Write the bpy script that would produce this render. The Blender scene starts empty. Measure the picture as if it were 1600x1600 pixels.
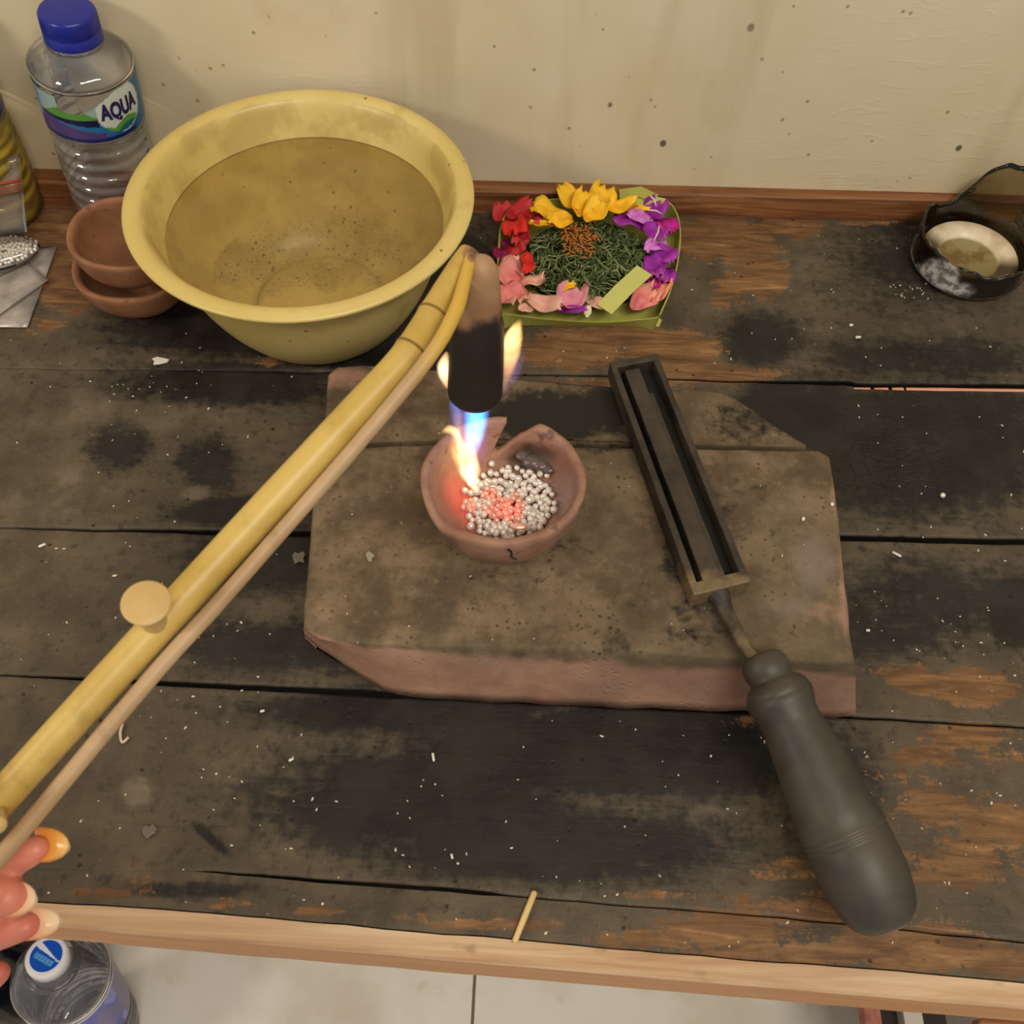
import bpy, math, random
import numpy as np
from mathutils import Vector, Matrix, noise as mnoise

random.seed(7)
rng = np.random.default_rng(7)
SC = bpy.context.scene
COL = SC.collection

# ------------------------------------------------------------------ camera, world, lights, exposure
CAM_H, PITCH, ROLL, YAW, FPX = 0.45, math.radians(57.0), 0.045, 0.0, 1530.0
FLOOR_Z = -0.50
def _axes():
    cy, sy = math.cos(YAW), math.sin(YAW)
    f = np.array([sy*math.cos(PITCH), cy*math.cos(PITCH), -math.sin(PITCH)])
    r = np.array([cy, -sy, 0.0]); u = np.cross(r, f)
    c, s = math.cos(ROLL), math.sin(ROLL)
    return c*r+s*u, -s*r+c*u, f
CR, CU, CF = _axes()
CC = np.array([0, 0, CAM_H])
cam_d = bpy.data.cameras.new('camera'); cam = bpy.data.objects.new('camera', cam_d); COL.objects.link(cam)
cam.matrix_world = Matrix(((CR[0], CU[0], -CF[0], 0), (CR[1], CU[1], -CF[1], 0), (CR[2], CU[2], -CF[2], CAM_H), (0, 0, 0, 1)))
cam_d.sensor_fit = 'HORIZONTAL'; cam_d.sensor_width = 36; cam_d.lens = 36*FPX/1600; cam_d.clip_start = 0.01
cam_d.dof.use_dof = True; cam_d.dof.focus_distance = 0.54; cam_d.dof.aperture_fstop = 22
SC.camera = cam

world = bpy.data.worlds.new('world'); SC.world = world; world.use_nodes = True
bg = world.node_tree.nodes['Background']; bg.inputs[0].default_value = (1.0, 0.94, 0.86, 1); bg.inputs[1].default_value = 0.38
def area(name, loc, target, size, energy, color):
    l = bpy.data.lights.new(name, 'AREA'); l.energy = energy; l.color = color
    l.shape = 'RECTANGLE'; l.size, l.size_y = size
    o = bpy.data.objects.new(name, l); COL.objects.link(o); o.location = loc
    o.rotation_euler = (Vector(target)-Vector(loc)).to_track_quat('-Z', 'Y').to_euler(); return o
area('ceiling_tube_light', (0.50, -0.55, 1.55), (0, 0.25, 0), (1.1, 0.25), 17.5, (1.0, 0.90, 0.77))
area('side_lamp', (-0.75, -0.05, 0.62), (0.0, 0.6, 0.15), (0.14, 0.14), 2.3, (1.0, 0.88, 0.72))
SC.view_settings.view_transform = 'Standard'; SC.view_settings.look = 'None'
SC.view_settings.exposure = 0.0; SC.view_settings.gamma = 1.0; SC.view_settings.use_curve_mapping = False
SC.cycles.max_bounces = 10; SC.cycles.transparent_max_bounces = 24; SC.cycles.volume_bounces = 0
SC.cycles.sample_clamp_indirect = 4.0

# ------------------------------------------------------------------ measuring helpers: a photo point on a plane of known height
def P(px, py, z=0.0):
    d = CF+(px-800)/FPX*CR-(py-800)/FPX*CU
    return CC+d*((z-CAM_H)/d[2])
def PW(px, py, y):
    d = CF+(px-800)/FPX*CR-(py-800)/FPX*CU
    return CC+d*(y/d[1])
def pix(p):
    v = np.asarray(p, float)-CC; k = v@CF
    return 800+FPX*(v@CR)/k, 800-FPX*(v@CU)/k
def mpp(p): return float((np.asarray(p)-CC)@CF)/FPX          # metres per photo pixel there
def z_above(base, py):
    lo, hi = 0.0, CAM_H*0.9
    for _ in range(50):
        m = (lo+hi)/2
        if pix([base[0], base[1], m])[1] > py: lo = m
        else: hi = m
    return (lo+hi)/2
def axis_to(base, px, py, L):
    """point on the sight line of (px,py) at distance L from base, the higher one"""
    d = CF+(px-800)/FPX*CR-(py-800)/FPX*CU; d = d/np.linalg.norm(d)
    o = CC-base; b = o@d; c = o@o-L*L; disc = max(b*b-c, 0.0)
    c1 = CC+d*(-b-math.sqrt(disc)); c2 = CC+d*(-b+math.sqrt(disc))
    return max((c1, c2), key=lambda q: (q-base)[2])

def lin(c):
    return tuple((x/255/12.92 if x/255 <= 0.04045 else ((x/255+0.055)/1.055)**2.4) for x in c)
def S(r, g, b, k=1.0):
    return tuple(min(x*k, 1.0) for x in lin((r, g, b)))

# ------------------------------------------------------------------ node helpers
class NT:
    def __init__(s, name):
        s.m = bpy.data.materials.new(name); s.m.use_nodes = True
        s.t = s.m.node_tree; s.b = s.t.nodes.get('Principled BSDF'); s.o = s.t.nodes.get('Material Output')
        s._tc = None
    def put(s, sock, v):
        if hasattr(v, 'is_output'): s.t.links.new(v, sock)
        elif isinstance(v, (tuple, list)):
            n = len(sock.default_value); v = tuple(v)
            if n == 4 and len(v) == 3: v = v+(1,)
            sock.default_value = v
        else: sock.default_value = v
    def n(s, typ, ins=None, **kw):
        nd = s.t.nodes.new(typ)
        for k, v in kw.items(): setattr(nd, k, v)
        for k, v in (ins or {}).items(): s.put(nd.inputs[k], v)
        return nd
    def co(s, which='Object'):
        if s._tc is None: s._tc = s.t.nodes.new('ShaderNodeTexCoord')
        return s._tc.outputs[which]
    def mapped(s, scale, loc=(0, 0, 0), rot=(0, 0, 0), src=None):
        return s.n('ShaderNodeMapping', {'Vector': src or s.co(), 'Scale': scale, 'Location': loc, 'Rotation': rot}).outputs[0]
    def noise(s, scale, detail=4, rough=0.55, vec=None, dist=0.0):
        return s.n('ShaderNodeTexNoise', {'Vector': vec or s.co(), 'Scale': scale, 'Detail': detail, 'Roughness': rough, 'Distortion': dist}).outputs[0]
    def vor(s, scale, vec=None, feature='F1', rnd=1.0):
        return s.n('ShaderNodeTexVoronoi', {'Vector': vec or s.co(), 'Scale': scale, 'Randomness': rnd}, feature=feature).outputs['Distance']
    def attr(s, name, out='Fac'): return s.n('ShaderNodeAttribute', attribute_name=name).outputs[out]
    def math(s, op, a, b=0.0, c=0.0, clamp=False):
        return s.n('ShaderNodeMath', {0: a, 1: b, 2: c}, operation=op, use_clamp=clamp).outputs[0]
    def rng(s, v, a, b, c=0.0, d=1.0, smooth=True):
        return s.n('ShaderNodeMapRange', {'Value': v, 'From Min': a, 'From Max': b, 'To Min': c, 'To Max': d},
                   interpolation_type='SMOOTHSTEP' if smooth else 'LINEAR').outputs[0]
    def mix(s, f, a, b, blend='MIX'):
        nd = s.n('ShaderNodeMix', data_type='RGBA', blend_type=blend)
        s.put(nd.inputs[0], f); s.put(nd.inputs[6], a); s.put(nd.inputs[7], b); return nd.outputs[2]
    def ramp(s, f, stops):
        nd = s.n('ShaderNodeValToRGB', {0: f}); e = nd.color_ramp.elements
        while len(e) < len(stops): e.new(0.5)
        for el, (p, c) in zip(e, stops):
            el.position = p; el.color = tuple(c)+(1,) if len(c) == 3 else c
        return nd.outputs[0]
    def xyz(s, v): return s.n('ShaderNodeSeparateXYZ', {0: v}).outputs
    def bump(s, h, strength, dist=0.001, normal=None):
        ins = {'Height': h, 'Strength': strength, 'Distance': dist}
        if normal is not None: ins['Normal'] = normal
        return s.n('ShaderNodeBump', ins).outputs[0]
    def set(s, **kw):
        for k, v in kw.items(): s.put(s.b.inputs[k.replace('_', ' ')], v)
        return s

def simple(name, col, rough=0.5, var=0.15, scale=60, bump=0.0, bscale=200, spec=0.5, **kw):
    t = NT(name)
    f = t.noise(scale, 4)
    c = t.mix(f, tuple(x*(1-var) for x in col), tuple(min(1, x*(1+var)) for x in col))
    t.set(Base_Color=c, Roughness=rough)
    t.b.inputs['Specular IOR Level'].default_value = spec
    if bump: t.set(Normal=t.bump(t.noise(bscale, 5), bump))
    for k, v in kw.items(): t.put(t.b.inputs[k.replace('_', ' ')], v)
    return t.m

def clear_plastic(name, tint=(0.93, 0.94, 0.96), refl=1.0, rough=0.04, haze=0.0, hazecol=(0.8, 0.8, 0.82), bump=0.0, bscale=60):
    """thin clear sheet: sees straight through, shines by Fresnel"""
    t = NT(name)
    tr = t.n('ShaderNodeBsdfTransparent', {'Color': tint}).outputs[0]
    gl = t.n('ShaderNodeBsdfGlossy', {'Color': (1, 1, 1), 'Roughness': rough})
    fr = t.n('ShaderNodeFresnel', {'IOR': 1.5})
    if bump:
        nm = t.bump(t.noise(bscale, 3), bump, 0.002); t.put(gl.inputs['Normal'], nm); t.put(fr.inputs['Normal'], nm)
    base = tr
    if haze > 0:
        df = t.n('ShaderNodeBsdfDiffuse', {'Color': hazecol}).outputs[0]
        hz = t.rng(t.noise(40, 4), 0.35, 0.7, haze*0.6, min(haze*1.4, 1.0))
        base = t.n('ShaderNodeMixShader', {0: hz, 1: tr, 2: df}).outputs[0]
    f = t.math('MULTIPLY', fr.outputs[0], refl, clamp=True)
    out = t.n('ShaderNodeMixShader', {0: f, 1: base, 2: gl.outputs[0]}).outputs[0]
    t.t.links.new(out, t.o.inputs['Surface']); return t.m

# ------------------------------------------------------------------ mesh helpers
WL = {}
def link(o, parent=None, label=None, cat=None, group=None, kind=None, loc=None):
    COL.objects.link(o)
    if parent is not None: o.parent = parent
    if label: o['label'] = label
    if cat: o['category'] = cat
    if group: o['group'] = group
    if kind: o['kind'] = kind
    return o
def thing(name, loc, label, cat, group=None, rot=None):
    o = bpy.data.objects.new(name, None); o.empty_display_size = 0.02
    o.location = [float(x) for x in loc]
    if rot is not None: o.rotation_mode = 'QUATERNION'; o.rotation_quaternion = rot
    link(o, None, label, cat, group); WL[o.name] = np.array([float(x) for x in loc]); return o
def mesh(name, v, f, mat=None, smooth=True):
    me = bpy.data.meshes.new(name)
    me.from_pydata([tuple(map(float, p)) for p in v], [], [tuple(map(int, q)) for q in f]); me.update()
    if smooth: me.polygons.foreach_set('use_smooth', [True]*len(me.polygons))
    if mat is not None: me.materials.append(mat)
    return me
def obj(name, v, f, mat, parent=None, smooth=True, local=False, origin=None, **tags):
    """v in world coordinates unless local; child coordinates are taken relative to the parent's base"""
    v = np.asarray(v, float).reshape(-1, 3)
    base = np.zeros(3)
    if parent is not None: base = WL.get(parent.name, np.zeros(3))
    if origin is None: origin = base if (parent is not None) else np.zeros(3)
    origin = np.asarray(origin, float)
    me = mesh(name, v if local else v-origin, f, mat, smooth)
    o = bpy.data.objects.new(name, me)
    o.location = (0, 0, 0) if local else tuple(origin-base)
    WL[o.name] = base if local else origin
    link(o, parent, **tags)
    WL[o.name] = WL.get(o.name, origin)
    return o
def lathe(prof, n=48, cap0=True, cap1=False, hmod=None):
    prof = np.asarray(prof, float); m = len(prof); v = []; f = []
    for i in range(n):
        a = 2*math.pi*i/n; c, s = math.cos(a), math.sin(a)
        for j in range(m):
            r, z = prof[j]
            if hmod: r, z = hmod(a, j, r, z)
            v.append((r*c, r*s, z))
    for i in range(n):
        k = (i+1) % n
        for j in range(m-1):
            f.append((i*m+j, k*m+j, k*m+j+1, i*m+j+1))
    if cap0: f.append([i*m for i in range(n)][::-1])
    if cap1: f.append([i*m+m-1 for i in range(n)])
    return np.array(v), f
def tube(pts, rad, n=16, cap=True, squash=1.0, up=(0, 0, 1)):
    pts = np.asarray(pts, float); m = len(pts); rad = np.broadcast_to(np.asarray(rad, float), (m,))
    tan = np.gradient(pts, axis=0); tan /= np.linalg.norm(tan, axis=1)[:, None]
    u = np.asarray(up, float); u = u-tan[0]*(u@tan[0])
    if np.linalg.norm(u) < 1e-5: u = np.array([1.0, 0, 0])-tan[0]*tan[0][0]
    v = []; f = []
    for i in range(m):
        u = u-tan[i]*(u@tan[i]); u /= np.linalg.norm(u); w = np.cross(tan[i], u)
        for k in range(n):
            a = 2*math.pi*k/n
            v.append(pts[i]+rad[i]*(math.cos(a)*u*squash+math.sin(a)*w))
    for i in range(m-1):
        for k in range(n):
            q = (k+1) % n; f.append((i*n+k, i*n+q, (i+1)*n+q, (i+1)*n+k))
    if cap:
        f.append(list(range(n))[::-1]); f.append([(m-1)*n+k for k in range(n)])
    return np.array(v), f
def join(parts):
    V = []; F = []; off = 0
    for v, f in parts:
        V.append(np.asarray(v, float)); F += [[i+off for i in q] for q in f]; off += len(v)
    return np.concatenate(V), F
def box(x0, x1, y0, y1, z0, z1):
    v = [(x0, y0, z0), (x1, y0, z0), (x1, y1, z0), (x0, y1, z0), (x0, y0, z1), (x1, y0, z1), (x1, y1, z1), (x0, y1, z1)]
    return np.array(v, float), [(0, 3, 2, 1), (4, 5, 6, 7), (0, 1, 5, 4), (1, 2, 6, 5), (2, 3, 7, 6), (3, 0, 4, 7)]
def frame_to(axis, xhint=(1, 0, 0)):
    a = Vector(axis).normalized(); x = Vector(xhint); x = (x-a*x.dot(a)).normalized(); y = a.cross(x)
    return Matrix((x, y, a)).transposed()
def bevel(o, w, seg=2):
    m = o.modifiers.new('bevel', 'BEVEL'); m.width = w; m.segments = seg; m.limit_method = 'ANGLE'; m.angle_limit = math.radians(35); return m
def smoothpath(pts, k=8):
    pts = np.asarray(pts, float); out = []
    for i in range(len(pts)-1):
        p0 = pts[max(i-1, 0)]; p1 = pts[i]; p2 = pts[i+1]; p3 = pts[min(i+2, len(pts)-1)]
        for j in range(k):
            t = j/k
            out.append(0.5*((2*p1)+(-p0+p2)*t+(2*p0-5*p1+4*p2-p3)*t*t+(-p0+3*p1-3*p2+p3)*t**3))
    out.append(pts[-1]); return np.array(out)
def blobs(px, py, L):
    out = np.zeros_like(px)
    for b in L:
        x, y, rx, ry, w = b[:5]; a = math.radians(b[5]) if len(b) > 5 else 0.0
        dx = px-x; dy = py-y
        ux = dx*math.cos(a)+dy*math.sin(a); uy = -dx*math.sin(a)+dy*math.cos(a)
        out = np.maximum(out, w*np.exp(-((ux/rx)**2+(uy/ry)**2)**1.5))
    return out
def fattr(o, name, vals):
    a = o.data.attributes.new(name, 'FLOAT', 'POINT'); a.data.foreach_set('value', np.asarray(vals, np.float32))
def cattr(o, name, cols):
    a = o.data.attributes.new(name, 'FLOAT_COLOR', 'POINT')
    c = np.ones((len(cols), 4), np.float32); c[:, :3] = cols; a.data.foreach_set('color', c.ravel())
def pixels(v):
    d = np.asarray(v)-CC; k = d@CF
    return 800+FPX*(d@CR)/k, 800-FPX*(d@CU)/k

# ================================================================== THE ROOM
BAT_FOOT = (P(1000, 338), P(1430, 346))
BAT_H = z_above(BAT_FOOT[0], 304)
wl, wr = P(739, 281, BAT_H), P(1487, 301, BAT_H)
WS = (wr[1]-wl[1])/(wr[0]-wl[0])
def wall_y(x): return wl[1]+WS*(x-wl[0])

def wall_material():
    t = NT('dirty_cream_plaster')
    big = t.noise(3.0, 4, 0.6); mid = t.noise(14, 5, 0.6)
    streak = t.noise(5, 4, 0.6, t.mapped((3.2, 1, 0.5)))
    c = t.mix(t.rng(big, 0.35, 0.68), S(212, 196, 158), S(226, 215, 188))
    c = t.mix(t.math('MULTIPLY', t.rng(streak, 0.52, 0.70), 0.35), c, S(178, 158, 118))
    c = t.mix(t.math('MULTIPLY', t.rng(mid, 0.55, 0.75), 0.25), c, S(186, 162, 122))
    d = t.vor(34, t.mapped((1.0, 1, 0.8))); sel = t.noise(9, 2)
    spot = t.math('MULTIPLY', t.rng(d, 0.05, 0.09, 1, 0), t.rng(sel, 0.46, 0.54))
    d2 = t.vor(75); spot2 = t.math('MULTIPLY', t.rng(d2, 0.06, 0.12, 1, 0), t.rng(t.noise(17, 2), 0.46, 0.54))
    c = t.mix(t.math('MULTIPLY', spot, 0.85), c, S(60, 50, 32))
    c = t.mix(t.math('MULTIPLY', spot2, 0.55), c, S(92, 76, 48))
    scr = t.noise(60, 3, 0.6, t.mapped((0.5, 1, 2.2)), 1.5)
    h = t.math('ADD', t.math('MULTIPLY', t.noise(130, 5), 0.5), t.math('MULTIPLY', t.math('MULTIPLY', t.rng(scr, 0.55, 0.65), .35), t.rng(t.noise(6, 2), .52, .64)))
    t.set(Base_Color=c, Roughness=0.75, Normal=t.bump(h, 0.25, 0.0012))
    return t.m
x0, x1 = -1.6, 1.6
wv = [(x0, wall_y(x0), FLOOR_Z), (x1, wall_y(x1), FLOOR_Z), (x1, wall_y(x1), 2.2), (x0, wall_y(x0), 2.2)]
wv += [(a, b+0.1, c) for a, b, c in wv]
wall = obj('wall_back', wv, [(0, 1, 2, 3), (4, 7, 6, 5), (0, 4, 5, 1), (3, 2, 6, 7), (0, 3, 7, 4), (1, 5, 6, 2)], wall_material(), smooth=False, kind='structure')

def tile_material():
    t = NT('glazed_cream_tile')
    c = t.mix(t.rng(t.noise(7, 4), 0.4, 0.65), S(238, 232, 222), S(216, 206, 188))
    c = t.mix(t.math('MULTIPLY', t.rng(t.noise(30, 5), 0.6, 0.75), 0.3), c, S(170, 152, 122))
    t.set(Base_Color=c, Roughness=0.28); return t.m
TILE = tile_material()
gr = simple('grout', S(120, 108, 90), 0.9)
gx = P(740, 1560, FLOOR_Z)[0]; tw = P(1348, 1570, FLOOR_Z)[0]-gx
bv, bf = box(-1.5, 1.5, -1.2, wall_y(0)+0.05, FLOOR_Z-0.03, FLOOR_Z-0.0012)
flo = obj('floor', bv, bf, gr, smooth=False, kind='structure')
tm = None
gy = P(500, 1640, FLOOR_Z)[1]
for i in range(-4, 4):
    for j in range(-3, 2):
        if tm is None:
            tv, tf = box(0.0014, tw-0.0014, 0.0014, tw-0.0014, -0.012, 0)
            tm = mesh('tile', tv, tf, TILE, False)
        o = bpy.data.objects.new('tile', tm); o.location = (gx+i*tw, gy+j*tw, FLOOR_Z); link(o, flo)

# ================================================================== THE WORKBENCH
BARE = [(1130, 372, 120, 42, 1.0), (1190, 430, 50, 50, .9, 20), (1140, 455, 40, 40, .75), (1050, 545, 90, 38, 1.0), (1110, 585, 130, 18, .9), (900, 545, 95, 40, .95), (960, 600, 190, 12, .7),
        (1235, 350, 60, 30, .9), (1350, 348, 70, 8, .6), (95, 340, 70, 120, .95), (105, 440, 70, 60, .85), (40, 505, 90, 26, .6), (820, 535, 40, 22, .6), (420, 565, 30, 10, .7),
        (1430, 1062, 70, 26, .95, 10), (1520, 1075, 90, 34, 1.0), (1390, 1050, 40, 12, .7), (1510, 1150, 90, 26, .9), (1450, 1180, 60, 22, .8), (1470, 1260, 110, 50, .72), (1560, 1290, 80, 60, .7),
        (1500, 1350, 130, 55, .75), (1300, 1420, 150, 40, .8), (1420, 1480, 170, 45, .95), (1160, 1450, 140, 38, .85), (1020, 1400, 90, 16, .55), (1560, 1500, 90, 40, .85), (1250, 1490, 220, 22, .9),
        (1180, 1130, 60, 16, .6), (1000, 1470, 150, 20, .6), (500, 1424, 60, 10, .9), (640, 1432, 40, 9, .7), (780, 1445, 130, 14, .8), (360, 1412, 60, 12, .65), (150, 1395, 90, 12, .6), (220, 1375, 30, 40, .45),
        (1230, 1360, 90, 30, .6), (990, 525, 60, 20, .9), (1420, 1270, 170, 120, .42), (1330, 1390, 160, 60, .5), (1540, 1180, 90, 60, .5), (1120, 1410, 120, 30, .45), (740, 470, 40, 60, .35), (60, 430, 50, 30, .6)]
DARK = [(350, 600, 190, 40, .9), (420, 520, 260, 45, .95), (500, 500, 200, 70, .9), (600, 560, 150, 30, .9), (1450, 700, 230, 120, .85), (1450, 640, 200, 35, .9), (1250, 640, 120, 60, .75), (185, 697, 58, 46, .8), (325, 722, 58, 46, .75),
        (370, 800, 110, 26, .7), (420, 870, 120, 60, .8), (1190, 530, 75, 52, .7), (1400, 400, 150, 100, .45), (1450, 560, 170, 40, .65), (1420, 950, 160, 90, .7), (1590, 960, 60, 60, .9),
        (430, 1010, 200, 50, .65), (650, 1110, 260, 40, .95), (950, 1180, 350, 80, .95), (650, 1250, 300, 90, .8), (850, 1320, 350, 70, .85), (560, 1290, 130, 60, .7), (300, 1390, 130, 16, .6), (1000, 1140, 300, 40, 1.0),
        (1300, 1250, 90, 140, .6), (330, 1310, 46, 9, .7, 42), (120, 420, 40, 60, .3), (700, 420, 90, 80, .8), (1010, 450, 40, 45, .6), (1060, 370, 40, 16, .6)]
PALE = [(215, 1235, 42, 30, .8), (300, 1240, 60, 14, .5, 15), (120, 640, 140, 60, .35), (90, 770, 120, 60, .45), (300, 770, 40, 16, .7), (130, 950, 120, 70, .35), (150, 1150, 150, 120, .35), (1500, 520, 120, 50, .2), (980, 640, 70, 26, 0)]
def bench_wood():
    t = NT('charred_bench_wood')
    bare, dark, pale = t.attr('bare'), t.attr('dark'), t.attr('pale')
    grain = t.noise(1.0, 6, 0.65, t.mapped((22, 170, 60)), 0.9)
    fine = t.noise(150, 6, 0.65); gnat = t.noise(520, 3, 0.6); mid = t.noise(34, 5, 0.62); blot = t.noise(11, 4, 0.6)
    ash = t.mix(t.rng(mid, 0.3, 0.7), S(74, 65, 52), S(102, 90, 72))
    ash = t.mix(t.rng(blot, 0.4, 0.65, 0, 0.6), ash, S(70, 60, 48))
    ash = t.mix(t.math('MULTIPLY', t.rng(fine, 0.52, 0.68), 0.5), ash, S(50, 43, 34)); ash = t.mix(t.math('MULTIPLY', t.rng(gnat, 0.6, 0.75), 0.35), ash, S(140, 126, 104))
    coal = t.mix(t.rng(mid, 0.35, 0.7), S(24, 21, 19), S(46, 41, 35))
    crack = t.vor(190, t.mapped((0.6, 1, 1)), 'DISTANCE_TO_EDGE')
    coal = t.mix(t.math('MULTIPLY', t.rng(crack, 0.0, 0.10, 0.75, 0), t.attr('gator')), coal, S(16, 14, 12))
    d = t.math('ADD', dark, t.math('MULTIPLY', t.math('SUBTRACT', blot, 0.5), 1.0)); d = t.math('ADD', d, t.math('MULTIPLY', t.math('SUBTRACT', mid, 0.5), 0.7)); d = t.math('ADD', d, t.math('MULTIPLY', t.math('SUBTRACT', fine, 0.5), 0.9)); d = t.math('ADD', d, t.math('MULTIPLY', t.math('SUBTRACT', grain, 0.5), 0.5))
    c = t.mix(t.rng(d, 0.06, 0.62), ash, coal)
    p = t.math('ADD', pale, t.math('MULTIPLY', t.math('SUBTRACT', mid, 0.5), 1.5)); p = t.math('ADD', p, t.math('MULTIPLY', t.math('SUBTRACT', fine, 0.5), 0.9))
    c = t.mix(t.math('MULTIPLY', t.rng(p, 0.35, 0.75), 0.38), c, S(134, 122, 104))
    raw = t.ramp(t.math('ADD', t.math('MULTIPLY', grain, 0.75), t.math('MULTIPLY', mid, 0.28)), [(0.30, S(62, 42, 27)), (0.46, S(106, 73, 44)), (0.60, S(142, 104, 66)), (0.72, S(178, 138, 94))])
    raw = t.mix(t.math('MULTIPLY', t.rng(mid, 0.5, 0.68), 0.55), raw, S(92, 58, 32))
    b = t.math('ADD', bare, t.math('MULTIPLY', t.math('SUBTRACT', mid, 0.5), 1.0)); b = t.math('ADD', b, t.math('MULTIPLY', t.math('SUBTRACT', grain, 0.5), 0.5)); b = t.math('ADD', b, t.math('MULTIPLY', t.math('SUBTRACT', fine, 0.5), 1.1))
    b = t.math('ADD', b, t.math('MULTIPLY', t.math('SUBTRACT', gnat, 0.5), 0.6))
    c = t.mix(t.math('MULTIPLY', t.rng(b, 0.42, 0.66), 0.9), c, raw)
    sp = t.math('MULTIPLY', t.rng(t.vor(120), 0.08, 0.16, 1, 0), t.rng(t.noise(40, 2), 0.52, 0.6))
    c = t.mix(t.math('MULTIPLY', sp, 0.8), c, S(24, 18, 13))
    c = t.mix(t.attr('grime'), c, S(11, 10, 9))
    h = t.math('ADD', t.math('MULTIPLY', grain, 0.7), t.math('ADD', t.math('MULTIPLY', fine, 0.7), t.math('MULTIPLY', mid, 0.8)))
    h = t.math('ADD', h, t.math('MULTIPLY', t.math('MULTIPLY', t.rng(crack, 0.0, 0.10), t.attr('gator')), 0.6))
    h = t.math('ADD', h, t.math('MULTIPLY', t.math('MULTIPLY', sp, -1.0), 0.6))
    t.set(Base_Color=c, Roughness=t.rng(mid, 0.3, 0.7, 0.48, 0.72), Normal=t.bump(h, 0.5, 0.0012))
    t.b.inputs['Specular IOR Level'].default_value = 0.35
    return t.m
BENCH = bench_wood()
def raw_wood(name, a, b, cc, sc=(10, 160, 160), rough=0.6):
    t = NT(name)
    g = t.noise(1.0, 6, 0.6, t.mapped(sc), 0.8); bl = t.noise(9, 3)
    c = t.ramp(t.math('ADD', t.math('MULTIPLY', g, 0.8), t.math('MULTIPLY', bl, 0.2)), [(0.33, a), (0.5, b), (0.68, cc)])
    c = t.mix(t.math('MULTIPLY', t.rng(t.noise(40, 5, 0.6, t.mapped((1, 2, 2))), 0.6, 0.75), 0.5), c, tuple(x*0.45 for x in a))
    t.set(Base_Color=c, Roughness=rough, Normal=t.bump(g, 0.25, 0.0008)); return t.m

bench = thing('workbench', (0, 0.33, FLOOR_Z), 'scorched wooden workbench of wide planks standing against the cream wall', 'workbench')
SEAMS = [([(-100, 230), (739, 281), (1600, 305)], None),
         ([(-100, 575), (265, 578), (500, 581), (1000, 588), (1180, 596), (1330, 599), (1340, 602), (1600, 604)], [(-100, .05), (265, .1), (500, .4), (1000, .35), (1180, .6), (1340, 1.3), (1600, 1.5)]),
         ([(-100, 823), (25, 824), (344, 832), (480, 833), (1320, 841), (1600, 846)], [(-100, .05), (25, .2), (200, .5), (344, 1.0), (1600, 1.2)]),
         ([(-100, 1053), (60, 1057), (250, 1068), (600, 1083), (1330, 1120), (1600, 1136)], [(-100, .04), (60, .3), (250, .8), (600, 1.0), (1330, .35), (1600, .25)]),
         ([(-100, 1355), (320, 1363), (770, 1397), (1000, 1416), (1330, 1445), (1600, 1473)], [(-100, .0), (300, .0), (325, .2), (480, .5), (760, .6), (790, .15), (1330, .2), (1600, .2)]),
         ([(-100, 1395), (45, 1406), (320, 1425), (800, 1468), (1200, 1500), (1600, 1535)], None)]
XS = np.arange(-0.50, 0.5001, 0.0028)
def seam_y(i):
    pts, _ = SEAMS[i]
    q = np.array([P(a, b, BAT_H if i == 0 else 0.0) for a, b in pts])
    y = np.interp(XS, q[:, 0], q[:, 1])
    lo, hi = XS < q[0, 0], XS > q[-1, 0]
    s0 = (q[1, 1]-q[0, 1])/(q[1, 0]-q[0, 0]); s1 = (q[-1, 1]-q[-2, 1])/(q[-1, 0]-q[-2, 0])
    y[lo] = q[0, 1]+s0*(XS[lo]-q[0, 0]); y[hi] = q[-1, 1]+s1*(XS[hi]-q[-1, 0])
    if i == 0: y = wall_y(XS)-0.001
    jit = np.array([mnoise.noise(Vector((x*60, i*7.3, 0)))*0.0005+mnoise.noise(Vector((x*14, i*3.1, 5)))*0.0007 for x in XS])
    return y+jit*(0 if i == 0 else 1)
def seam_w(i, y):
    if SEAMS[i][1] is None: return np.zeros_like(XS)
    px = pixels(np.stack([XS, y, 0*XS], 1))[0]
    a = np.array(SEAMS[i][1]); return np.interp(px, a[:, 0], a[:, 1])*0.00165
ys = [seam_y(i) for i in range(6)]
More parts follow.
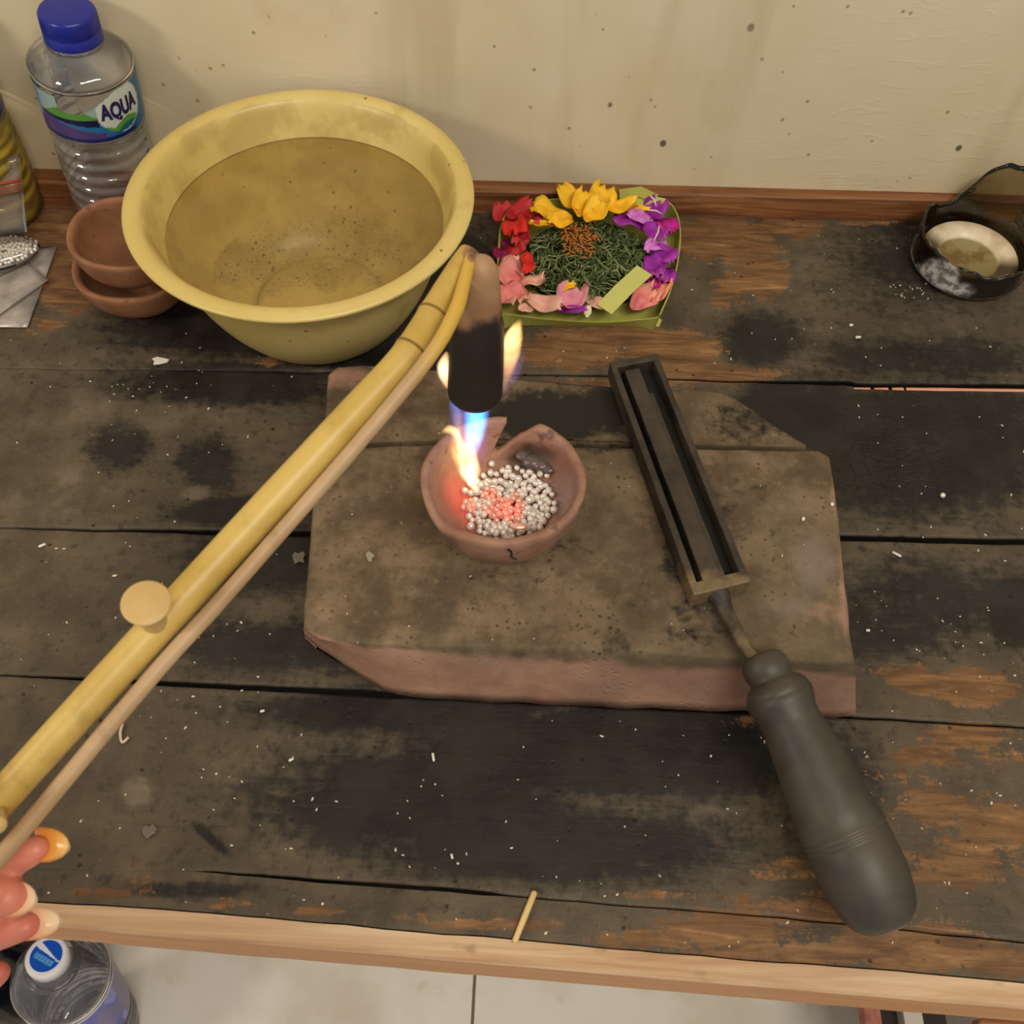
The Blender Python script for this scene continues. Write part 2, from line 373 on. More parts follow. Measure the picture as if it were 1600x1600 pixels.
for i in range(5):
    yb = ys[i]-seam_w(i, ys[i]); yf = ys[i+1]+seam_w(i+1, ys[i+1])
    k = max(8, int(np.mean(yb-yf)/0.0028)); nx = len(XS)
    fr = np.concatenate([[0, 0, .0, 0.006], np.linspace(0.02, 0.98, k), [0.994, 1.0, 1.0, 1.0]])
    V = np.zeros((nx, len(fr), 3))
    for j, a in enumerate(fr):
        V[:, j, 0] = XS; V[:, j, 1] = yb+(yf-yb)*a
        V[:, j, 2] = np.array([mnoise.noise(Vector((x*9, yy*30, i)))*0.0004 for x, yy in zip(XS, V[:, j, 1])])
    V[:, 1, 2] = -0.0022; V[:, -2, 2] = -0.0022; V[:, 2, 2] -= 0.0008*np.clip(seam_w(i, ys[i])/.0004, 0, 1); V[:, -3, 2] -= 0.0008*np.clip(seam_w(i+1, ys[i+1])/.0004, 0, 1); V[:, 0, 2] = -0.022; V[:, -1, 2] = -0.022
    m = len(fr); F = []
    for a in range(nx-1):
        for b in range(m-1): F.append((a*m+b, a*m+b+1, (a+1)*m+b+1, (a+1)*m+b))
    F.append([b for b in range(m)][::-1]); F.append([(nx-1)*m+b for b in range(m)])
    V = V.reshape(-1, 3)
    o = obj('plank', V, F, BENCH, bench)
    px, py = pixels(V)
    grime = np.clip((-.0012-V[:, 2])/.0008, 0, 1); fattr(o, 'grime', grime)
    fattr(o, 'bare', blobs(px, py, BARE)); fattr(o, 'dark', blobs(px, py, DARK)); fattr(o, 'pale', blobs(px, py, PALE)); fattr(o, 'gator', blobs(px, py, [(1390, 720, 110, 90, .9), (1480, 650, 110, 40, .5), (1420, 820, 160, 20, .4)]))
    # the lit view through the gap on the right is the pale strip below
# added pale strip standing in for the lit space seen through the right seam
sp = []
for a, b in ((1334, 1360), (1366, 1388), (1394, 1412), (1416, 1600)):
    xs = np.linspace(a, b+ (120 if b == 1600 else 0), 12); top = []
    for t_ in xs:
        q = P(t_, 606.5+(t_-1334)*0.012, 0.0004); w = 0.0013*min(1, 0.5+(t_-1334)/200)*(0.8+0.4*mnoise.noise(Vector((t_*.05, 0, 0))))
        top += [q+[0, w, 0], q-[0, w, 0], q+[0, w, -0.006], q-[0, w, -0.001]+[0, 0, -0.002]]
    f = []
    for k in range(len(xs)-1):
        e = 4*k; g = e+4; f += [(e, e+1, g+1, g), (e+2, e, g, g+2), (e+1, e+3, g+3, g+1)]
    sp.append((np.array(top), f))
v, f = join(sp)
obj('gap_light_strip', v, f, raw_wood('gap_light_tone', S(205, 130, 95), S(222, 158, 124), S(236, 190, 165)), bench, label='pale strip standing in for light seen through the plank gap')
# back batten
bat = raw_wood('old_batten', S(88, 48, 26), S(126, 78, 42), S(160, 112, 68), (9, 200, 200))
fa, fb = BAT_FOOT; bs = (fb[1]-fa[1])/(fb[0]-fa[0])
bx = np.linspace(-0.5, 0.5, 60); v = []; f = []
for x in bx:
    yf = fa[1]+bs*(x-fa[0])+mnoise.noise(Vector((x*25, 0, 3)))*0.0008
    v += [(x, yf, 0.0003), (x, yf+0.0004, BAT_H-0.0012), (x, yf+0.0016, BAT_H+mnoise.noise(Vector((x*40, 1, 3)))*0.0004), (x, wall_y(x)-0.0005, BAT_H), (x, wall_y(x)-0.0005, 0.0003)]
for a in range(59):
    for b in range(4): f.append((a*5+b, a*5+b+1, (a+1)*5+b+1, (a+1)*5+b)[::-1])
obj('back_batten', v, f, bat, bench, smooth=False, label='reddish brown batten along the wall')
# front rail: top face and front face
rail = raw_wood('pine_rail', S(160, 122, 86), S(188, 154, 118), S(210, 182, 148), (7, 150, 150))
_t = rail.node_tree; _b = _t.nodes['Principled BSDF']; _src = _b.inputs['Base Color'].links[0].from_socket
_mx = _t.nodes.new('ShaderNodeMix'); _mx.data_type = 'RGBA'; _tc = _t.nodes.new('ShaderNodeTexCoord'); _sx = _t.nodes.new('ShaderNodeSeparateXYZ'); _mr = _t.nodes.new('ShaderNodeMapRange')
_t.links.new(_tc.outputs['Object'], _sx.inputs[0]); _t.links.new(_sx.outputs[2], _mr.inputs['Value'])
_mr.inputs['From Min'].default_value = -FLOOR_Z-.0022; _mr.inputs['From Max'].default_value = -FLOOR_Z-.0034; _mr.inputs['To Max'].default_value = .6
_t.links.new(_mr.outputs[0], _mx.inputs[0]); _t.links.new(_src, _mx.inputs[6]); _mx.inputs[7].default_value = S(196, 128, 62)+(1,)
_t.links.new(_mx.outputs[2], _b.inputs['Base Color'])
e0 = lambda x: np.interp(x, XS, ys[5])
ra, rb = P(60, 1446, -0.001), P(1560, 1573, -0.001)
rs = (rb[1]-ra[1])/(rb[0]-ra[0])
def rail_y(x): return ra[1]+rs*(x-ra[0])
qb = P(200, 1482, -0.02)
v = []; f = []
rx = np.linspace(-0.5, 0.5, 120)
for x in rx:
    yb_ = e0(x)-0.0006; yf_ = rail_y(x)+mnoise.noise(Vector((x*30, 2, 1)))*0.0004
    v += [(x, yb_, -0.03), (x, yb_, -0.0005), (x, yf_+0.0012, -0.001), (x, yf_, -0.0025), (x, yf_+0.0004, -0.040), (x, yb_, -0.040)]
for a in range(119):
    for b in range(5): f.append((a*6+b, a*6+b+1, (a+1)*6+b+1, (a+1)*6+b))
f += [tuple(range(6))[::-1], tuple(119*6+b for b in range(6))]
obj('front_rail', v, f, rail, bench, smooth=False, label='pale new pine rail along the front edge')
legm = raw_wood('leg_wood', S(90, 50, 30), S(130, 80, 50), S(160, 110, 75), (160, 160, 9))
for x in (-0.46, 0.46):
    for y in (0.16, wall_y(0)-0.04):
        v, f = box(x-0.02, x+0.02, y-0.02, y+0.02, FLOOR_Z, -0.022); obj('leg', v, f, legm, bench, smooth=False)

# ================================================================== BRICKS
bq = P(900, 1106, 0)
T1 = min(max(z_above(bq, 1014), 0.026), 0.045); T2 = T1-0.004
def brick_mat():
    t = NT('sooty_terracotta')
    soot_shade, clay, grey = t.attr('soot_shade'), t.attr('clay'), t.attr('grey')
    mid = t.noise(38, 5, 0.6); fine = t.noise(170, 5, 0.65); blot = t.noise(12, 4)
    dust = t.mix(t.rng(mid, 0.36, 0.64), S(90, 75, 57), S(128, 109, 85))
    dust = t.mix(t.math('MULTIPLY', t.rng(fine, 0.52, 0.68), 0.45), dust, S(62, 53, 40))
    dust = t.mix(t.math('MULTIPLY', t.rng(fine, 0.30, 0.42, 1, 0), 0.35), dust, S(150, 134, 106))
    dust = t.mix(t.rng(blot, 0.42, 0.62, 0, 0.5), dust, S(92, 83, 64))
    pit = t.math('MULTIPLY', t.rng(t.vor(260), 0.12, 0.3, 1, 0), t.rng(mid, 0.5, 0.6))
    dust = t.mix(t.math('MULTIPLY', pit, 0.7), dust, S(48, 40, 28))
    cl = t.mix(t.rng(mid, 0.3, 0.7), S(154, 114, 94), S(180, 142, 118))
    cl = t.mix(t.rng(blot, 0.45, 0.65, 0, 0.55), cl, S(124, 98, 84))
    k = t.math('ADD', clay, t.math('MULTIPLY', t.math('SUBTRACT', mid, 0.5), 0.7))
    c = t.mix(t.rng(k, 0.3, 0.75), dust, cl)
    g = t.math('ADD', grey, t.math('MULTIPLY', t.math('SUBTRACT', mid, 0.5), 0.8))
    c = t.mix(t.math('MULTIPLY', t.rng(g, 0.3, 0.8), 0.7), c, S(126, 112, 100))
    s = t.math('ADD', soot_shade, t.math('MULTIPLY', t.math('SUBTRACT', mid, 0.5), 0.7)); s = t.math('ADD', s, t.math('MULTIPLY', t.math('SUBTRACT', fine, 0.5), 0.9))
    c = t.mix(t.rng(s, 0.28, 0.72), c, S(38, 33, 27))
    h = t.math('ADD', t.math('MULTIPLY', fine, 0.5), t.math('ADD', mid, t.math('MULTIPLY', pit, -0.6)))
    t.set(Base_Color=c, Roughness=0.8, Normal=t.bump(h, 0.45, 0.0014)); t.b.inputs['Specular IOR Level'].default_value = 0.3
    return t.m
BRICK = brick_mat()
B_SOOT_SHADE = [(860, 650, 130, 50, .95), (950, 640, 70, 50, .9), (760, 640, 90, 40, .5), (1060, 870, 40, 60, .6), (1120, 800, 60, 60, .5), (1180, 760, 60, 40, .35), (1090, 950, 60, 30, .5), (880, 850, 70, 30, .45), (700, 850, 40, 50, .3), (960, 1000, 50, 30, .45), (1100, 990, 80, 30, .5), (1240, 880, 16, 40, .4),  # soot, plus the mould's cast shadow painted along its left side
          (620, 600, 140, 30, .25), (1170, 660, 90, 50, .55), (760, 905, 120, 26, .4), (640, 830, 50, 40, .3), (560, 900, 60, 30, .22), (1010, 930, 60, 40, .4), (1230, 1000, 50, 24, .35), (940, 700, 200, 14, .5), (1130, 900, 40, 40, .5)]
B_CLAY = [(560, 1050, 130, 30, .9), (700, 1065, 200, 34, 1.0), (900, 1085, 300, 36, 1.0), (1130, 1085, 250, 34, 1.0), (1300, 1085, 60, 50, 1.0), (1285, 955, 46, 26, .55), (1310, 760, 18, 60, .6), (540, 590, 60, 25, .7), (640, 600, 140, 30, .45), (505, 960, 40, 50, .35), (1320, 900, 12, 200, .6)]
B_GREY = [(1270, 880, 40, 60, .9), (1230, 790, 60, 60, .5), (1010, 860, 90, 70, .45), (800, 1035, 120, 20, .5), (1240, 950, 70, 30, .6)]
def outline(pts, z, sub=6): 
    q = [P(a, b, z) for a, b in pts]; out = []
    for i in range(len(q)):
        a, b = q[i], q[(i+1) % len(q)]
        k = max(1, int(np.linalg.norm(b-a)/0.006))
        for j in range(k): out.append(a+(b-a)*j/k)
    return np.array(out)
def slab(name, top_px, z1, foot, label, group, wob=0.0012):
    """foot(p) gives the ground point below a rim point"""
    top = outline(top_px, z1); n = len(top); cen = top.mean(0)
    rings = []
    def shrink(p, d): 
        w = p-cen; w[:, 2] = 0; L = np.linalg.norm(w, axis=1)[:, None]; return p-w/L*d
    bot = np.array([foot(p) for p in top])
    jit = np.array([[mnoise.noise(Vector((p[0]*70, p[1]*70, 1.0)))*wob, mnoise.noise(Vector((p[0]*70, p[1]*70, 9.0)))*wob, 0] for p in top])
    top = top+jit*0.6; bot = bot+jit
    for t in np.linspace(0, 1, 7)[:-1]: rings.append(bot*(1-t)+top*t-np.array([0, 0, 0.0]))
    r1 = top.copy(); r1[:, 2] -= 0.0022; rings[-1] = rings[-1]; rings.append(r1)
    r2 = shrink(top.copy(), 0.0009); r2[:, 2] -= 0.0006; rings.append(r2)
    r3 = shrink(top.copy(), 0.0026); rings.append(r3)
    for s in np.linspace(0.05, 0.92, 16):
        q = top*(1-s)+cen*s; q[:, 2] = z1; rings.append(q)
    V = np.concatenate(rings); m = len(rings); F = []
    for a in range(m-1):
        for b in range(n):
            c = (b+1) % n; F.append((a*n+b, a*n+c, (a+1)*n+c, (a+1)*n+b))
    F.append([(m-1)*n+b for b in range(n)]); F.append(list(range(n))[::-1])
    # outline may run clockwise
    area2 = sum(top[i][0]*top[(i+1) % n][1]-top[(i+1) % n][0]*top[i][1] for i in range(n))
    if area2 < 0: F = [q[::-1] for q in F]
    inner = V[:, 2] > z1-0.001
    V[inner, 2] += np.array([mnoise.noise(Vector((p[0]*45, p[1]*45, 4)))*0.0006 for p in V[inner]])
    V[:, 2] = np.maximum(V[:, 2], 0.0006)
    o = obj(name, V, F, BRICK, None, label=label, cat='brick', group=group, origin=(cen[0], cen[1], 0))
    px, py = pixels(V)
    fattr(o, 'soot_shade', blobs(px, py, B_SOOT_SHADE)); yt = np.interp(px, [470, 500, 560, 700, 850, 1000, 1170, 1300, 1340], [975, 990, 1006, 1014, 1020, 1028, 1038, 1046, 1050])
    depth_ = np.interp(px, [480, 640, 760, 1100, 1180, 1340], [16, 20, 44, 40, 20, 20])
    fattr(o, 'clay', np.maximum(np.clip((py-yt)/depth_+.25, 0, 1), blobs(px, py, [b for b in B_CLAY if b[1] < 1000])) if z1 > T2+.001 else blobs(px, py, B_CLAY)); fattr(o, 'grey', blobs(px, py, B_GREY))
    return o
FRONT_TOP = [(497, 700), (700, 692), (900, 697), (1100, 700), (1280, 703), (1297, 712), (1306, 760), (1318, 870), (1328, 960), (1336, 1035), (1300, 1036), (1170, 1030), (1000, 1020), (850, 1015), (700, 1010), (600, 1008), (540, 1004), (500, 996), (474, 980), (474, 950), (482, 860), (490, 770)]
FRONT_BOT = [(473, 988), (480, 1000), (500, 1016), (560, 1056), (610, 1087), (830, 1101), (1000, 1108), (1170, 1113), (1295, 1123), (1332, 1116)]
fbp = np.array([P(a, b, 0) for a, b in FRONT_BOT])
def foot_front(p):
    px, py = pix(p)
    if py > 970:
        w = min(1.0, (py-970)/12.0); by = np.interp(px, [a for a, b in FRONT_BOT], [b for a, b in FRONT_BOT])
        g = P(px, by, 0); return np.array([p[0]*(1-w)+g[0]*w, p[1]*(1-w)+g[1]*w, 0.0])
    return np.array([p[0], p[1], 0.0])
brick_front = slab('brick', FRONT_TOP, T1, foot_front, 'thick dusty terracotta brick slab carrying the clay crucible', None)
BACK_TOP = [(511, 600), (512, 582), (524, 572), (560, 570), (700, 579), (800, 590), (960, 603), (1136, 613), (1170, 634), (1215, 666), (1262, 694), (1262, 699), (1100, 695), (900, 692), (700, 688), (506, 694), (508, 640)]
brick_back = slab('brick', BACK_TOP, T2, lambda p: np.array([p[0], p[1], 0]), 'sooty brick slab behind the crucible brick, with a broken right corner', None)

# ================================================================== CRUCIBLE
def clay_mat(name, c1, c2, dark, rough=0.7, sootatt=False):
    t = NT(name)
    mid = t.noise(45, 5, 0.6); fine = t.noise(260, 4)
    c = t.mix(t.rng(mid, 0.3, 0.7), c1, c2)
    c = t.mix(t.math('MULTIPLY', t.rng(t.noise(90, 4), 0.6, 0.72), 0.7), c, dark)
    t.set(Base_Color=c, Roughness=rough)
    if sootatt:
        s = t.math('ADD', t.attr('soot_shade'), t.math('MULTIPLY', t.math('SUBTRACT', mid, 0.5), 0.8))
        c = t.mix(t.rng(s, 0.3, 0.75), c, dark)
        gl = t.attr('glaze'); c = t.mix(t.math('MULTIPLY', gl, 0.8), c, S(128, 104, 96))
        t.set(Base_Color=c, Roughness=t.math('SUBTRACT', rough, t.math('MULTIPLY', gl, 0.55)))
        hot = t.attr('hot')
        t.set(Emission_Color=(1.0, 0.045, 0.03), Emission_Strength=t.math('MULTIPLY', t.math('POWER', hot, 1.6), 0.55))
    t.set(Normal=t.bump(t.math('ADD', t.math('MULTIPLY', mid, 0.7), fine), 0.3, 0.0008)); return t.m
CRUC = clay_mat('fired_crucible_clay', S(138, 98, 80), S(170, 130, 106), S(60, 42, 34), 0.62, True)
RIM_Z = T1+0.040
cr_c = P(787, 750, RIM_Z); cr_R = 129*mpp(cr_c)
crucible = thing('crucible', (cr_c[0], cr_c[1], T1), 'cracked clay crucible bowl with a broken rim, on the brick slab', 'crucible')
def bowl_shell(R, H, th, n, m, cut, base_r=0.35, power=2.2):
    """double walled bowl; cut(a) gives the fraction of the wall height kept at angle a"""
    V = []; F = []
    def prof(s):   # s 0..1 from base centre to rim, outside
        r = R*(base_r+(1-base_r)*math.sin(min(s, 1)*math.pi/2)**0.9) if s > 0 else R*base_r
        z = H*(s**1.25); return r, z
    out = []
    for i in range(n):
        a = 2*math.pi*i/n; cu = cut(a); c, s_ = math.cos(a), math.sin(a)
        ring = []
        for j in range(m): 
            s = cu*j/(m-1); r, z = prof(s); wob = 1+0.012*mnoise.noise(Vector((c*1.5, s_*1.5, s)))
            ring.append((r*wob*c, r*wob*s_, z))
        rt, zt = prof(cu); ring.append(((rt-th*0.45)*c, (rt-th*0.45)*s_, zt+th*0.28))
        for j in range(m-1, -1, -1):
            s = cu*j/(m-1); r, z = prof(s)
            ring.append(((r-th)*c, (r-th)*s_, max(z, th*0.9)+ (0 if j else 0)))
        ring.append(((R*base_r-th)*0.5*c, (R*base_r-th)*0.5*s_, th*0.9))
        out.append(ring)
    M = len(out[0]); V = np.array(out).reshape(-1, 3)
    for i in range(n):
        k = (i+1) % n
        for j in range(M-1): F.append((i*M+j, k*M+j, k*M+j+1, i*M+j+1))
    F.append([i*M+M-1 for i in range(n)]); F.append([i*M for i in range(n)][::-1])
    return V, F
def ang(px, py, z=RIM_Z):
    q = P(px, py, z)-cr_c; return math.atan2(q[1], q[0])
aL, aA, aB, aR = ang(800, 648), ang(770, 690), ang(800, 690), ang(843, 659)
def cut_cr(a):
    a = (a+math.pi) % (2*math.pi)-math.pi
    k = 1+0.02*mnoise.noise(Vector((math.cos(a)*4, math.sin(a)*4, 2)))
    # back notch between aR (right shard) and aL (left shard)
    lo, hi = aR, aL+0.05
    if lo < a < hi:
        t = (a-lo)/(hi-lo); d = min(1.0, t*2.6, (1-t)*9.0); k -= 0.40*d+0.05*mnoise.noise(Vector((a*18, 0, 0)))
    # worn front left lip
    d = abs(((a-(-2.42))+math.pi) % (2*math.pi)-math.pi)
    k -= 0.16*math.exp(-(d/0.30)**2)
    d = abs(((a-(-1.75))+math.pi) % (2*math.pi)-math.pi)
    k -= 0.02*math.exp(-(d/0.4)**2)
    return max(k, 0.3)
cv, cf = bowl_shell(cr_R, 0.042, 0.0040, 200, 14, cut_cr, .42)
_aN = (aL+aR)/2
_a = np.arctan2(cv[:, 1], cv[:, 0]); _s = np.clip(cv[:, 2]/.042, 0, 1)**.8
_da = 0.85*(1-_s)*np.exp(-(((_a-_aN+np.pi) % (2*np.pi)-np.pi)/.55)**2)
_c, _sn = np.cos(_da), np.sin(_da); cv = np.stack([cv[:, 0]*_c-cv[:, 1]*_sn, cv[:, 0]*_sn+cv[:, 1]*_c, cv[:, 2]], 1)
TILT = math.radians(5.0)
cv[:, 2] -= np.sin(TILT)*cv[:, 1]*np.clip(cv[:, 2]/.02, 0, 1)
shell = obj('bowl', cv, cf, CRUC, crucible, local=True)
wv_ = cv+np.array([cr_c[0], cr_c[1], T1]); px, py = pixels(wv_)
inside = np.hypot(cv[:, 0], cv[:, 1])
soot_shade = blobs(px, py, [(690, 850, 40, 26, .6), (835, 715, 60, 26, .65), (880, 740, 26, 50, .5), (820, 700, 40, 16, .6)])
fattr(shell, 'soot_shade', soot_shade); fattr(shell, 'hot', blobs(px, py, [(718, 775, 26, 44, .9, -20), (735, 800, 20, 30, .8)])*(py < 835))
fattr(shell, 'glaze', blobs(px, py, [(875, 775, 26, 40, .9), (845, 725, 30, 16, .8)]))
# crack in the front wall: a thin dark groove strip following the outside
ca = ang(793, 850); pts = []
for j, s in enumerate(np.linspace(0.93, 0.60, 7)):
    a = ca+0.018*math.sin(j*1.3)+0.02*j; r = cr_R*(0.42+0.58*math.sin(s*math.pi/2)**0.9)+0.0001
    pts.append((r*math.cos(a), r*math.sin(a), 0.042*s**1.25-np.sin(TILT)*r*math.sin(a)))
v, f = tube(pts, np.linspace(0.0006, 0.0002, 7), 6); obj('crack', v, f, simple('crack_black', S(30, 18, 14), 0.9), crucible, local=True)
# melted flux lump by the notch
fx = simple('melted_flux', S(96, 84, 78), 0.12, 0.4, 160, 0.8, 220)
lump = []
for (a, b, rr) in ((832, 720, .0045), (845, 726, .0036), (858, 733, .003), (818, 711, .0035), (850, 716, .0028)):
    q = P(a, b, T1+0.022); 
    sv, sf = lathe([(0.0001, -1), (0.7, -.7), (1, 0), (.75, .6), (.4, .85), (0.0001, 1)], 10)
    lump.append((sv*np.array([rr*1.2, rr, rr*.55])+q, sf))
v, f = join(lump); obj('flux_lump', v, f, fx, crucible, label='glassy melted flux stuck inside the rim')

# silver granules heaped in the crucible
def silver(name, col, rough=0.25):
    t = NT(name); n = t.noise(900, 3)
    t.set(Base_Color=t.mix(n, tuple(x*0.8 for x in col), col), Metallic=0.25, Roughness=rough)
    return t.m
SILV = silver('silver_granule', S(246, 240, 230))
def hot_mat(name, s):
    t = NT(name); t.set(Base_Color=S(232, 190, 172), Metallic=0.4, Roughness=0.3, Emission_Color=(1.0, 0.10, 0.06), Emission_Strength=s); return t.m
HOT = [hot_mat('warm_granule', 0.10), hot_mat('glowing_granule', 0.28)]
def bead_mesh(name, mat, seed):
    r = random.Random(seed); v, f = lathe([(0.001, -1), (.6, -.8), (.95, -.32), (.98, .25), (.68, .74), (0.001, 1)], 9)
    v = v*np.array([1+r.uniform(-.12, .2), 1+r.uniform(-.12, .12), 1+r.uniform(-.1, .1)])
    return mesh(name, v, f, mat)
BE = [[bead_mesh('silver_granule', m, k) for k in range(4)] for m in [SILV]+HOT]
BR = 0.00170
zb = T1+0.0042
bc = P(795, 790, zb+0.004); brx = 70*mpp(bc); bry = 47*mpp(bc)/0.80
count = 0
tries = []
def add_bead(x, y, z, r, meshset, name, label, cat, group):
    o = bpy.data.objects.new(name, random.choice(meshset)); o.location = (x, y, z); o.scale = (r, r, r)
    o.rotation_euler = (random.uniform(0, 6), random.uniform(0, 6), random.uniform(0, 6)); link(o, None, label, cat, group); return o
def shell_floor(x, y):
    """height of the inside of the crucible at plan offset (x,y)"""
    d = math.hypot(x, y)+0.0042
    if d/cr_R <= 0.43: return T1+0.0040
    s = math.asin(min(1.0, ((d/cr_R-0.42)/0.58)**(1/0.9)))*2/math.pi
    return max(T1+0.0040, T1+0.040*s**1.25+0.001)
vis = []
for layer, (kk, cap_, emin) in enumerate(((1.0, 100, .42), (.82, 95, 0), (.5, 26, 0))):
    got = []; tries = 0
    while len(got) < cap_ and tries < 14000:
        tries += 1
        x, y = random.uniform(-1.1, 1.1)*brx, random.uniform(-1.1, 1.1)*bry
        e = (x/(brx*kk))**2+(y/(bry*kk))**2+0.30*mnoise.noise(Vector((x*300, y*300, layer)))
        if e > 1 or e < emin: continue
        if any((x-a)**2+(y-b)**2 < (BR*1.58)**2 for a, b in got): continue
        got.append((x, y)); X, Y = bc[0]+x, bc[1]+y
        vis.append((X, Y, shell_floor(X-cr_c[0], Y-cr_c[1])+BR*.95+layer*BR*1.0, layer, e))
for X, Y, z, layer, e in vis:
    px, py = pix((X, Y, z))
    h = math.exp(-((px-792)/32)**2-((py-794)/22)**2)+0.9*math.exp(-((px-765)/10)**2-((py-772)/8)**2)+0.7*math.exp(-((px-735)/12)**2-((py-790)/12)**2)+random.uniform(-.28, .22)
    ms = BE[2] if h > 0.60 else BE[1] if h > 0.38 else BE[0]
    add_bead(X, Y, z, BR*random.uniform(.82, 1.12), ms, 'silver_granule', ('red glowing granule in the hot middle of the crucible heap', 'pinkish warm granule next to the glowing middle of the crucible heap', 'plain silver granule of the crucible heap, not glowing')[0 if h > .60 else 1 if h > .38 else 2], 'granule', ('glowing granules in the crucible', 'warm granules in the crucible', 'silver granules in the crucible')[0 if h > .60 else 1 if h > .38 else 2])
parts = []
for k in range(110):
    r_ = math.sqrt(random.random())*.95; a_ = random.uniform(0, 6.283); x, y = r_*brx*math.cos(a_), r_*bry*math.sin(a_)
    bv_, bf_ = lathe([(0.001, -1), (.6, -.8), (.95, -.32), (.98, .25), (.68, .74), (0.001, 1)], 8)
    parts.append((bv_*BR+np.array([bc[0]+x, bc[1]+y, shell_floor(bc[0]+x-cr_c[0], bc[1]+y-cr_c[1])+BR*.5+.0006*(1-r_)]), bf_))
v, f = join(parts); obj('granule_bed', v, f, SILV, None, label='deeper silver granules packed below the heap in the crucible', cat='granules', kind='stuff', origin=bc)
v, f = lathe([(0.0001, -1), (.8, -.6), (1, 0), (.8, .6), (0.0001, 1)], 10)
q = P(810, 822, zb+0.0075); o = obj('silver_scrap', v*np.array([.0046, .0021, .0010])+q, f, HOT[0], None, label='flat elongated silver scrap lying on the heap of granules', cat='silver scrap', origin=q)

# ================================================================== BASIN
bz = 0.092*CAM_H/0.47
bas_c = P(469, 302, bz); bas_R = 272*mpp(bas_c)
basin = thing('basin', (bas_c[0], bas_c[1], 0), 'round pale yellow plastic basin of murky water standing by the wall', 'basin')
def basin_mat():
    t = NT('yellow_basin_plastic')
    n1 = t.noise(30, 5, 0.6); c = t.mix(t.rng(t.noise(8, 3), .35, .65), S(206, 183, 106), S(219, 198, 126))
    z = t.xyz(t.co())[2]
    ins = t.attr('inside')
    grime = t.math('MULTIPLY', t.rng(t.math('ADD', n1, t.math('MULTIPLY', ins, 0.14)), 0.56, 0.74), 0.5)
    c = t.mix(grime, c, S(166, 138, 72))
    spk = t.math('MULTIPLY', t.rng(t.vor(120), 0.08, 0.15, 1, 0), t.rng(t.noise(22, 3), 0.52, 0.6))
    c = t.mix(t.math('MULTIPLY', spk, 0.8), c, S(88, 68, 28))
    sed = t.attr('silt'); sn = t.noise(70, 6, 0.7)
    s = t.math('ADD', sed, t.math('MULTIPLY', t.math('SUBTRACT', sn, 0.5), 1.1))
    c = t.mix(t.math('MULTIPLY', t.rng(s, 0.45, 0.95), 0.55), c, S(140, 116, 66))
    dots = t.math('MULTIPLY', t.rng(t.vor(200), 0.14, 0.26, 1, 0), t.rng(s, 0.55, 0.85))
    c = t.mix(t.math('MULTIPLY', dots, 0.9), c, S(70, 54, 26))
    fd = t.math('MULTIPLY', t.rng(t.vor(430), 0.16, 0.3, 1, 0), t.rng(s, 0.35, 0.75)); c = t.mix(t.math('MULTIPLY', fd, 0.7), c, S(96, 76, 40))
    t.set(Base_Color=c, Roughness=0.34, Normal=t.bump(n1, 0.06)); 
    t.b.inputs['Subsurface Weight'].default_value = 0.0
    return t.m
bR, bH = bas_R, bz
prof = [(0.0, 0.004), (bR*.40, 0.004), (bR*.44, 0.001), (bR*.50, 0.0015), (bR*.59, bH*.13), (bR*.70, bH*.34), (bR*.79, bH*.60), (bR*.865, bH*.86), (bR*.90, bH*.955), (bR*.955, bH*.955), (bR*.99, bH*.965), (bR*1.0, bH*.985), (bR*.99, bH*1.0), (bR*.95, bH*1.012), (bR*.905, bH*1.0), (bR*.875, bH*.96), (bR*.85, bH*.88), (bR*.775, bH*.62), (bR*.685, bH*.36), (bR*.57, bH*.16), (bR*.48, 0.0062), (bR*.42, 0.0045), (bR*.395, 0.0065), (bR*.37, 0.0065), (0.0, 0.0065)]
prof = smoothpath(np.array([(r, z, 0) for r, z in prof[1:-1]]), 3)[:, :2]
prof = np.concatenate([[(0.0005, 0.004)], prof, [(0.0005, 0.0065)]])
v, f = lathe(prof, 96, cap0=True, cap1=True)
o = obj('bowl', v, f, basin_mat(), basin, local=True)
ins = np.tile((np.arange(len(prof)) > len(prof)*0.58).astype(float), 96); fattr(o, 'inside', ins)
wv_ = v+np.array([bas_c[0], bas_c[1], 0]); px, py = pixels(wv_)
rr = np.hypot(v[:, 0], v[:, 1])/bR
fattr(o, 'silt', ins*(rr < 0.66)*(0.45+blobs(px, py, [(380, 410, 60, 40, .6), (480, 400, 90, 50, .45), (560, 380, 60, 60, .35), (620, 390, 40, 30, .4)])+0.35*np.exp(-((rr-.41)/.03)**2)))
# water: closed body with a flat top
wz = bH*0.76; wR = bR*0.822
def water_mat():
    t = NT('murky_water')
    tr = t.n('ShaderNodeBsdfTransparent', {'Color': (0.92, 0.88, 0.76, 1)}).outputs[0]
    murk = t.n('ShaderNodeBsdfDiffuse', {'Color': S(200, 174, 110)+(1,)}).outputs[0]
    mm = t.n('ShaderNodeMixShader', {0: t.rng(t.noise(50, 5), .3, .7, .10, .22), 1: tr, 2: murk}).outputs[0]
    nm = t.bump(t.noise(14, 2), 0.04, 0.002)
    gl = t.n('ShaderNodeBsdfGlossy', {'Color': (1, 1, 1), 'Roughness': 0.02, 'Normal': nm}).outputs[0]
    fr = t.n('ShaderNodeFresnel', {'IOR': 1.33, 'Normal': nm}).outputs[0]
    t.t.links.new(t.n('ShaderNodeMixShader', {0: fr, 1: mm, 2: gl}).outputs[0], t.o.inputs['Surface']); return t.m
